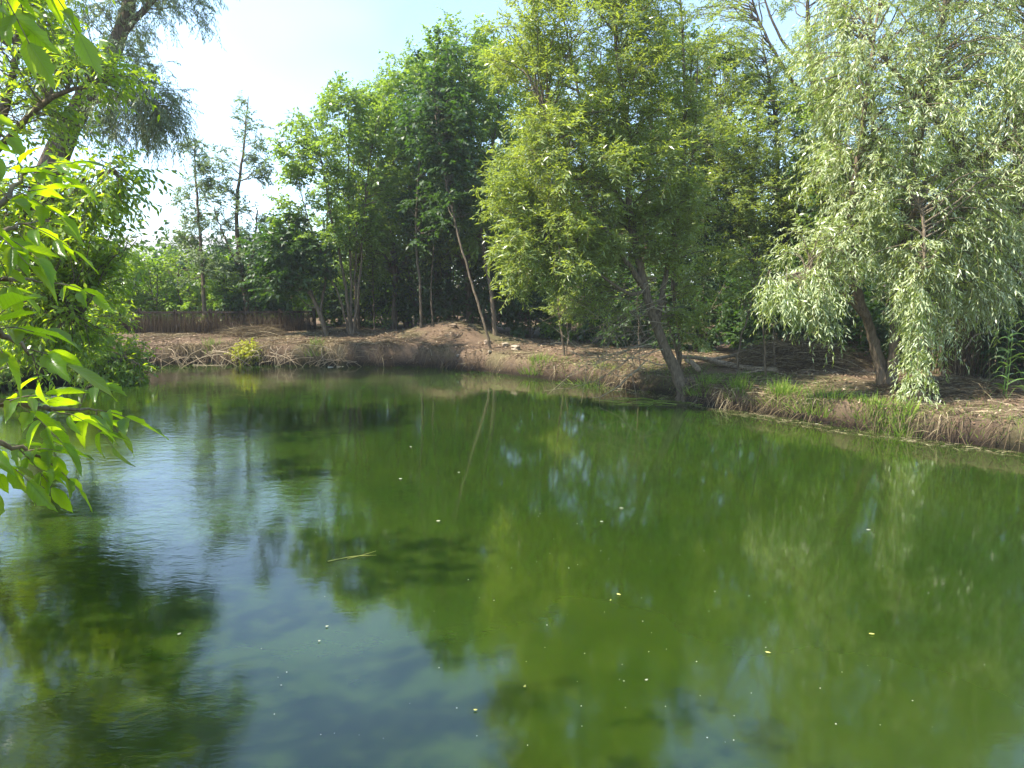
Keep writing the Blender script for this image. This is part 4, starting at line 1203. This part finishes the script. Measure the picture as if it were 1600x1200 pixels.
# ------------------------------------------------------------------ house glimpsed through the leaves
M_WALL = bark_mat('pink_render', (.42, .30, .25), (.50, .36, .31), 2, .1)
M_ROOF = bark_mat('grey_roof', (.30, .30, .30), (.40, .40, .41), 3, .2)
def box_obj(name, c, s, mat, parent):
    me = bpy.data.meshes.new(name)
    x, y, z = s[0] / 2, s[1] / 2, s[2] / 2
    me.from_pydata([(i * x + c[0], j * y + c[1], k * z + c[2]) for i in (-1, 1) for j in (-1, 1) for k in (-1, 1)], [], [(0, 1, 3, 2), (4, 6, 7, 5), (0, 4, 5, 1), (2, 3, 7, 6), (1, 5, 7, 3), (0, 2, 6, 4)])
    return link(name, me, mat, parent)
hY = 44
hx = (300 - 800) / F * hY
root = empty('house', (hx, hY, .7), 'grey roofed pinkish house glimpsed behind the slender trees', 'house')
box_obj('wall', (0, 0, 1.3), (9, 6, 2.6), M_WALL, root)
me = bpy.data.meshes.new('roof')
me.from_pydata([(-4.8, -3.4, 2.6), (4.8, -3.4, 2.6), (4.8, 3.4, 2.6), (-4.8, 3.4, 2.6), (-4.8, 0, 4.2), (4.8, 0, 4.2), (-4.8, -3.4, 2.5), (4.8, -3.4, 2.5), (4.8, 3.4, 2.5), (-4.8, 3.4, 2.5)], [],
               [(0, 1, 5, 4), (2, 3, 4, 5), (0, 4, 3), (1, 2, 5), (0, 6, 7, 1), (2, 8, 9, 3), (1, 7, 8, 2), (3, 9, 6, 0), (6, 9, 8, 7)])
link('roof', me, M_ROOF, root)
M_GL = tone_mat('dark_glass', [(0, (.03, .035, .04)), (1, (.03, .035, .04))], .1)
M_WF = tone_mat('white_frame', [(0, (.7, .7, .68)), (1, (.7, .7, .68))], .5)
for wx in (-2.6, 0, 2.6):
    w_ = box_obj('window', (wx, -3.03, 1.5), (1.2, .08, 1.1), M_WF, root)
    box_obj('pane', (wx, -3.08, 1.5), (1.04, .03, .94), M_GL, w_)

# ------------------------------------------------------------------ things floating on the water
M_PETAL = tone_mat('floating_pale', [(0, (.34, .34, .24)), (1, (.62, .62, .52))], .6)
M_FLY = tone_mat('floating_yellow', [(0, (.50, .45, .12)), (1, (.62, .55, .25))], .5)
def floater(px, py, L, Wd, ang, mat, label, group):
    c = W0(px, py)
    n = 8; L *= .75; Wd *= .7
    me = bpy.data.meshes.new('floating_leaf')
    vs = [(0, 0, .010)]
    for i in range(n):
        t_ = i / n * 2 * math.pi
        vs.append((math.cos(t_) * L / 2, math.sin(t_) * Wd / 2 * (1 - .35 * math.cos(t_)), .004 + .003 * abs(math.cos(t_)) ** 3))
    me.from_pydata(vs, [], [(0, 1 + i, 1 + (i + 1) % n) for i in range(n)])
    o = link('floating_leaf', me, mat, None, (c[0], c[1], .003)); o.rotation_euler = (0, 0, ang)
    tagt(o, label, 'floating leaf', group)


FG = 'leaves and petals floating on the pond'
for a in [(685, 815, .055, .035, .1, M_PETAL, 'brightest white petal floating in the middle of the green water'),
          (626, 749, .06, .03, 0, M_PETAL, 'white oval petal floating upper left of the brightest petal'),
          (717, 739, .045, .03, .8, M_PETAL, 'small white petal floating upper right of the brightest petal'),
          (967, 930, .05, .022, -.8, M_FLY, 'pale yellow pointed leaf floating right of centre'),
          (954, 939, .035, .015, 1.2, M_FLY, 'tiny curled leaf floating just left of the pale yellow leaf'),
          (1200, 1021, .045, .016, -.5, M_FLY, 'thin yellow leaf floating at the lower right'),
          (1357, 829, .06, .018, -.1, M_PETAL, 'slim white leaf floating under the silvery reflection'),
          (1362, 992, .05, .016, -.3, M_FLY, 'thin yellowish leaf floating at the right below the silvery reflection'),
          (971, 795, .06, .018, -.1, M_PETAL, 'slim pale leaf floating above centre right'),
          (940, 816, .045, .018, 0, M_PETAL, 'small pale leaf floating left of and below the slim pale leaf'),
          (820, 1074, .035, .02, 1.3, M_FLY, 'small yellow green leaf floating at the lower centre'),
          (280, 992, .035, .025, 1.0, M_PETAL, 'white petal floating at the edge of the left tree reflection'),
          (511, 980, .03, .022, .5, M_PETAL, 'white petal floating on the sky reflection'),
          (499, 1003, .022, .02, .5, M_PETAL, 'tiny white petal floating below left of the petal on the sky reflection'),
          (743, 1111, .03, .02, 0, M_FLY, 'dull leaf floating near the lower edge of the sky reflection'),
          (1010, 1064, .03, .018, .5, M_PETAL, 'small pale petal floating below the pale yellow leaf'),
          (1276, 663, .10, .05, .2, M_PETAL, 'round pale leaf floating by the right bank lip'),
          (642, 699, .05, .025, 0, M_PETAL, 'small white petal floating above the white oval petal')]:
    floater(*a[:6], a[6], FG)
# floating twig
a = W0(512, 878); b = W0(588, 868)
lines = [(smooth_line([a, (a + b) / 2 + [0, .04, 0], b], 9), np.linspace(.006, .002, 9)), (smooth_line([(a * .6 + b * .4), (a * .3 + b * .7) + [0, .05, 0], b + [-.02, .1, 0]], 7), np.linspace(.004, .002, 7))]
lines = [(p_ + np.array([0, 0, .004]), r_) for p_, r_ in lines]
c0 = a.copy()
tagt(link('floating_twig', tube_mesh('floating_twig', lines, 5, True, c0), tone_mat('olive_twig', [(0, (.25, .25, .06)), (1, (.3, .3, .08))]), None, c0), 'thin forked yellowish twig floating left of centre', 'twig')
# pollen specks and duckweed along the bank
rng = np.random.default_rng(241)
n = 170
px_ = rng.uniform(380, 1560, n); py_ = 620 + 560 * rng.uniform(0, 1, n) ** 1.2
V = []
for i in range(n):
    c = W0(px_[i], py_[i])
    if sdist(np.array([c[0]]), np.array([c[1]]))[0] > -.2: continue
    s = rng.uniform(.002, .006); th = rng.uniform(0, 3)
    a = np.array([math.cos(th), math.sin(th), 0]) * s; b = np.array([-math.sin(th), math.cos(th), 0]) * s * .7
    c = c + [0, 0, .004]
    V += [c - a, c - b, c + a, c + b]
V = np.array(V)
tagt(link('pollen_specks', mesh_np('pollen_specks', V, np.arange(len(V)).reshape(-1, 4), None, np.repeat(rng.uniform(0, 1, len(V) // 4), 4)), M_PETAL), 'pale specks of pollen and petals drifting on the pond', 'specks', None, 'stuff')
n = 900
p, nr = shore_samples(n, rng, 11)
xy = p + nr * rng.uniform(.02, .5, (n, 1)) ** 1.2
th = rng.normal(.0, .6, n) - .45
c_ = np.stack([xy[:, 0], xy[:, 1], np.full(n, .006)], -1)
V, q, tn = blades(c_, np.stack([np.cos(th), np.sin(th), np.zeros(n)], -1), rng.uniform(.03, .3, n) ** 1.3, rng.uniform(.004, .010, n), np.zeros(n), rng, np.clip(rng.uniform(.2, 1, n), 0, 1), 2)
V[:, 2] = .006 + rng.uniform(0, .004, len(V))
tagt(link('floating_straw', mesh_np('floating_straw', V, q, None, tn), M_STRAW), 'broken straw floating along the foot of the right bank', 'straw', None, 'stuff')
# green reed leaves lying on the water by the bent trunk
g = W0(1040, 628)
root = empty('floating_reed_clump', g, 'bent green reed blades lying on the water by the foot of the bent trunk', 'reeds')
for k_ in range(42):
    a = np.array([rng.uniform(-1.0, .5), rng.uniform(-.45, .4), .01])
    th = rng.normal(0, .45) + (math.pi if rng.uniform() < .3 else 0)
    V, q, tn = blades(np.array([a]), np.array([[math.cos(th), math.sin(th), rng.uniform(0, .12)]]), [rng.uniform(.2, .6)], [.016], [.1], rng, np.array([rng.uniform(.6, 1)]), 4)
    V[:, 2] = np.maximum(V[:, 2], .006)
    link('blade', mesh_np('blade', V, q, None, tn), M_GRASS, root)

# ------------------------------------------------------------------ near tree whose sprays enter from the left
def leaflet_mesh(seed, tone):
    """serrated pointed leaflet, folded on its midrib, base at the origin, pointing +Y, 1 long"""
    rng = np.random.default_rng(seed)
    ys_ = np.array([0, .07, .16, .27, .38, .50, .62, .73, .83, .92, 1.0])
    w_ = np.array([0.012, .10, .19, .245, .262, .25, .215, .165, .105, .045, 0.0])
    w_ = w_ * rng.uniform(.9, 1.1)
    tooth = np.where(np.arange(11) % 2 == 0, 1.0, .88); tooth[:4] = 1
    if seed % 2: w_[6] *= 1.22; w_[7] *= .78
    bend = -.20 * ys_ ** 2 * rng.uniform(-.2, 2.0); fold_ = rng.uniform(.15, .65); curve = rng.uniform(-.14, .14)
    wave = .02 * np.sin(ys_ * 9 + rng.uniform(0, 6))
    V = []
    for i in range(11):
        V.append((curve * ys_[i] ** 2, ys_[i], bend[i]))
        for f in (.55, 1.0):
            V.append((curve * ys_[i] ** 2 + w_[i] * tooth[i] * f, ys_[i] - .03 * f, bend[i] + w_[i] * f * fold_ + wave[i] * f))
        for f in (.55, 1.0):
            V.append((curve * ys_[i] ** 2 - w_[i] * tooth[i] * f, ys_[i] - .03 * f, bend[i] + w_[i] * f * fold_ - wave[i] * f))
    Q = []
    for i in range(10):
        a = i * 5; b = a + 5
        Q += [(a, a + 1, b + 1, b), (a + 1, a + 2, b + 2, b + 1), (a, b, b + 3, a + 3), (a + 3, b + 3, b + 4, a + 4)]
    me = mesh_np('leaflet', V, Q, None, np.full(55, tone), True)
    return me


# veined leaf material for the near leaves
m, t, out = new_mat('near_leaf')
tcn = N(t, 'ShaderNodeTexCoord')
sxn = N(t, 'ShaderNodeSeparateXYZ'); t.links.new(tcn.outputs['Object'], sxn.inputs[0])
ab = N(t, 'ShaderNodeMath', operation='ABSOLUTE'); t.links.new(sxn.outputs['X'], ab.inputs[0])
# side veins: y - 0.9|x| in bands; midrib: |x| small
sv = N(t, 'ShaderNodeMath', operation='MULTIPLY_ADD'); sv.inputs[1].default_value = -0.9
t.links.new(ab.outputs[0], sv.inputs[0]); t.links.new(sxn.outputs['Y'], sv.inputs[2])
fr = N(t, 'ShaderNodeMath', operation='MULTIPLY'); fr.inputs[1].default_value = 9.0; t.links.new(sv.outputs[0], fr.inputs[0])
fr2 = N(t, 'ShaderNodeMath', operation='PINGPONG'); fr2.inputs[1].default_value = 0.5; t.links.new(fr.outputs[0], fr2.inputs[0])
vn = N(t, 'ShaderNodeMapRange'); vn.inputs['From Min'].default_value = 0.0; vn.inputs['From Max'].default_value = 0.09; vn.inputs['To Min'].default_value = 1.0; vn.inputs['To Max'].default_value = 0.0
t.links.new(fr2.outputs[0], vn.inputs['Value'])
mn = N(t, 'ShaderNodeMapRange'); mn.inputs['From Min'].default_value = 0.004; mn.inputs['From Max'].default_value = 0.014; mn.inputs['To Min'].default_value = 1.0; mn.inputs['To Max'].default_value = 0.0
t.links.new(ab.outputs[0], mn.inputs['Value'])
mxv = N(t, 'ShaderNodeMath', operation='MAXIMUM'); t.links.new(vn.outputs[0], mxv.inputs[0]); t.links.new(mn.outputs[0], mxv.inputs[1])
at = N(t, 'ShaderNodeAttribute', attribute_name='tone')
nz = N(t, 'ShaderNodeTexNoise', Scale=5.0, Detail=4.0); t.links.new(tcn.outputs['Object'], nz.inputs['Vector'])
c0_ = N(t, 'ShaderNodeMix', data_type='RGBA'); c0_.inputs[6].default_value = (.025, .07, .012, 1); c0_.inputs[7].default_value = (.085, .19, .014, 1)
nadd = N(t, 'ShaderNodeMath', operation='MULTIPLY'); t.links.new(at.outputs['Fac'], nadd.inputs[0]); t.links.new(nz.outputs['Fac'], nadd.inputs[1]); nm2 = N(t, 'ShaderNodeMath', operation='MULTIPLY'); nm2.inputs[1].default_value = 1.9; t.links.new(nadd.outputs[0], nm2.inputs[0]); t.links.new(nm2.outputs[0], c0_.inputs[0])
cv = N(t, 'ShaderNodeMix', data_type='RGBA'); t.links.new(mxv.outputs[0], cv.inputs[0]); t.links.new(c0_.outputs[2], cv.inputs[6]); cv.inputs[7].default_value = (.24, .36, .08, 1)
geo = N(t, 'ShaderNodeNewGeometry')
cu = N(t, 'ShaderNodeMix', data_type='RGBA'); t.links.new(geo.outputs['Backfacing'], cu.inputs[0]); t.links.new(cv.outputs[2], cu.inputs[6]); cu.inputs[7].default_value = (.11, .19, .035, 1)
pr = N(t, 'ShaderNodeBsdfPrincipled', Roughness=0.30); t.links.new(cu.outputs[2], pr.inputs['Base Color'])
bpn = N(t, 'ShaderNodeBump', Strength=0.5, Distance=0.02); t.links.new(mxv.outputs[0], bpn.inputs['Height']); t.links.new(bpn.outputs[0], pr.inputs['Normal'])
tr = N(t, 'ShaderNodeBsdfTranslucent')
tv = N(t, 'ShaderNodeMix', data_type='RGBA'); t.links.new(mxv.outputs[0], tv.inputs[0]); tv.inputs[6].default_value = (.62, .88, .006, 1); tv.inputs[7].default_value = (.45, .62, .02, 1)
t.links.new(tv.outputs[2], tr.inputs['Color'])
ms = N(t, 'ShaderNodeMixShader'); ms.inputs[0].default_value = 0.56
t.links.new(pr.outputs[0], ms.inputs[1]); t.links.new(tr.outputs[0], ms.inputs[2]); t.links.new(ms.outputs[0], out.inputs['Surface'])
M_NEAR = m
LM = []
for i in range(14):
    me = leaflet_mesh(300 + i, ((i * 5) % 14) / 14); me.materials.append(M_NEAR); LM.append(me)

nb = np.array([-2.6, .2, H1(-2.6, .2)])
near = empty('ash_leaved_maple', nb, 'nearest tree at the left edge whose large pointed leaves hang into view', 'tree')
link('trunk', tube_mesh('trunk', [(smooth_line([nb - [0, 0, .1], nb + [-.05, .1, 1.5], nb + [-.2, .3, 3.2], nb + [-.1, .5, 5.2]], 16, .02)[:, :3], np.linspace(.16, .05, 16))], 12, True, nb), M_BARK, near)
rng = np.random.default_rng(310)
# branches: pixel polylines at their own distances
BR = [  # list of (px,py,Y) ; then compound leaves: (px,py,Y, angle in picture deg (0=right,90=down), length m, leaflets)
    dict(line=[(-260, 470, 1.15), (-90, 390, 1.35), (0, 318, 1.5), (48, 262, 1.6)], leaves=[(48, 262, 1.6, -18, .085, 5), (40, 268, 1.6, 5, .10, 5), (20, 296, 1.55, 25, .10, 5), (28, 280, 1.57, -75, .07, 3), (0, 318, 1.5, -30, .10, 5), (10, 306, 1.5, -140, .09, 3), (-30, 345, 1.45, 40, .11, 5)]),
    dict(line=[(-260, 520, 1.2), (-80, 400, 1.4), (-10, 365, 1.5), (40, 350, 1.6)], leaves=[(40, 350, 1.6, 25, .10, 5), (20, 355, 1.58, 50, .10, 3), (-5, 365, 1.5, 20, .11, 5), (-20, 370, 1.5, 60, .10, 5), (60, 345, 1.9, 10, .09, 3)]),
    dict(line=[(-240, 560, 1.3), (-60, 450, 1.5), (0, 437, 1.6), (60, 436, 1.7)], leaves=[(92, 443, 1.7, 12, .085, 5), (-10, 440, 1.6, 25, .10, 3)]),
    dict(line=[(-250, 640, 1.1), (-70, 520, 1.25), (0, 520, 1.35), (50, 553, 1.4)], leaves=[(40, 545, 1.4, 18, .13, 3), (-5, 515, 1.3, -5, .12, 3), (50, 553, 1.42, 88, .09, 1), (-20, 520, 1.3, -50, .12, 3), (-10, 530, 1.35, 50, .10, 3)]),
    dict(line=[(-250, 760, 1.3), (-60, 640, 1.45), (20, 630, 1.55), (90, 640, 1.65), (150, 640, 1.75)], leaves=[(150, 640, 1.75, 12, .105, 5), (120, 640, 1.7, 50, .11, 5), (135, 605, 1.7, -12, .09, 3), (60, 636, 1.6, -35, .10, 3), (100, 640, 1.66, 170, .07, 3), (30, 632, 1.55, 40, .11, 5), (0, 632, 1.5, -20, .10, 5), (150, 650, 1.75, 38, .10, 3), (60, 640, 1.6, 75, .10, 5), (20, 632, 1.55, -60, .08, 3), (90, 645, 1.6, 10, .10, 3)]),
    dict(line=[(-240, 840, 1.4), (-60, 700, 1.5), (0, 690, 1.55), (75, 722, 1.62)], leaves=[(75, 722, 1.62, 35, .09, 5), (75, 722, 1.62, 95, .085, 3), (30, 702, 1.58, 60, .10, 5), (0, 690, 1.55, 90, .10, 5), (40, 705, 1.58, -10, .09, 5), (-30, 695, 1.52, 40, .11, 5), (10, 695, 1.6, 10, .09, 3)]),
    dict(line=[(-200, -150, 1.2), (-20, -60, 1.3), (60, -40, 1.4)], leaves=[(60, -40, 1.4, 55, .10, 5), (20, -50, 1.35, 85, .10, 5), (-20, -50, 1.3, 60, .12, 5), (0, -10, 1.6, 80, .08, 3)]),
    dict(line=[(-240, 260, 1.8), (-60, 180, 2.0), (10, 160, 2.2)], leaves=[(-20, 175, 2.1, 40, .10, 5), (-40, 180, 2.0, 70, .10, 5)]),
]
count = 0
for b in BR:
    pts = [P(*q_) for q_ in b['line']]
    start = nb + np.array([0, 0, max(.6, min(4.5, pts[0][2] - nb[2] - .1))]) + np.array([-.1, .2, 0])
    pl = smooth_line([start] + pts, 22, .003, rng)
    tl = [(pl, np.linspace(.018, .0022, 22))]
    bro = None
    leafs = []
    for (a, c_, Yd, ang, L0_, nl) in b['leaves']:
        o0 = P(a, c_, Yd)
        # attach petiole at the nearest point of the branch
        k_ = np.argmin(np.linalg.norm(pl - o0, axis=1)); A = pl[k_]
        ar = math.radians(ang)
        dirn = unit(np.array([math.cos(ar), rng.uniform(-.35, .35), -math.sin(ar)]))
        rach = L0_ * (.95 if nl >= 5 else .55)
        pet = .035
        base_ = o0
        tipr = base_ + dirn * rach + np.array([0, 0, -.15 * rach])
        if np.linalg.norm(A - base_) > .004:
            tl.append((smooth_line([A, (A + base_) / 2, base_], 5), np.full(5, .0014)))
        rl = smooth_line([base_, (base_ + tipr) / 2 + [0, 0, .006], tipr], 7); tl.append((rl, np.linspace(.0014, .0008, 7)))
        up = unit(np.array([rng.normal(-.15, .3), -.12 + rng.normal(0, .28), 1.0]))
        if nl == 1: slots = [(1.0, 0)]
        elif nl == 3: slots = [(1.0, 0), (.45, 58), (.45, -58)]
        else: slots = [(1.0, 0), (.62, 52), (.62, -52), (.22, 62), (.22, -62)]
        for f, da in slots:
            o_ = base_ + (tipr - base_) * f
            d0 = unit(tipr - base_)
            side = unit(np.cross(d0, up)); 
            dv = unit(d0 * math.cos(math.radians(da)) + side * math.sin(math.radians(da)) + rng.normal(0, .12, 3) + np.array([0, 0, -.16]))
            leafs.append((o_, dv, up + rng.normal(0, .25, 3), L0_ * rng.uniform(.58, .84) * (1.05 if f == 1 else .9)))
    bro = link('branch', tube_mesh('branch', tl, 5, True, nb), M_TWIG, near)
    for (o_, dv, up, Ls) in leafs:
        x_ = unit(np.cross(dv, up)); z_ = np.cross(x_, dv)
        o = bpy.data.objects.new('leaflet', LM[(count * 5) % 14]); C.objects.link(o); o.parent = bro
        wS = Ls * rng.uniform(.58, .86)
        l_ = o_ - nb
        o.matrix_local = Matrix(((x_[0] * wS, dv[0] * Ls, z_[0] * Ls, l_[0]), (x_[1] * wS, dv[1] * Ls, z_[1] * Ls, l_[1]), (x_[2] * wS, dv[2] * Ls, z_[2] * Ls, l_[2]), (0, 0, 0, 1)))
        count += 1
print('LEAFLETS', count)
# its crown, above and left of the view
rng = np.random.default_rng(320)
sp_ = smooth_line([[*(nb + [-.1, .3, 2.6]), .1], [*(nb + [-.2, .4, 3.4]), .1], [*(nb + [-.1, .5, 5.2]), .05], [*(nb + [-.4, 1.6, 6.0]), .03]], 30)
lines, V, q, tn = foliage(sp_, [(nb + [-.6, .8, 4.6], (1.6, 1.8, 1.3), 60)], 'elder', rng, 5)
o = link('twigs', tube_mesh('twigs', lines, 4, True, nb), M_TWIG, near); o['kind'] = 'stuff'
o = link('crown', mesh_np('crown', V - nb, q, None, tn), M_ELDER, near); o['kind'] = 'stuff'

tot = sum(len(me.polygons) * 2 for me in bpy.data.meshes)
print('TRIS about', tot, 'objects', len(bpy.data.objects))

# ------------------------------------------------------------------ added haze volume imitating the lens's veiling glare
m, t, out = new_mat('veil')
vol = N(t, 'ShaderNodeVolumePrincipled', Density=0.0012, Anisotropy=0.35)
vol.inputs['Color'].default_value = (.93, .97, 1, 1)
t.links.new(vol.outputs[0], out.inputs['Volume'])
hb = box_obj('veil', (0, 0, 0), (130, 110, 20), m, None)
hb.location = (0, 38, 8.2)
hb['kind'] = 'stuff'; hb['label'] = 'added pale haze in the air over the pond'
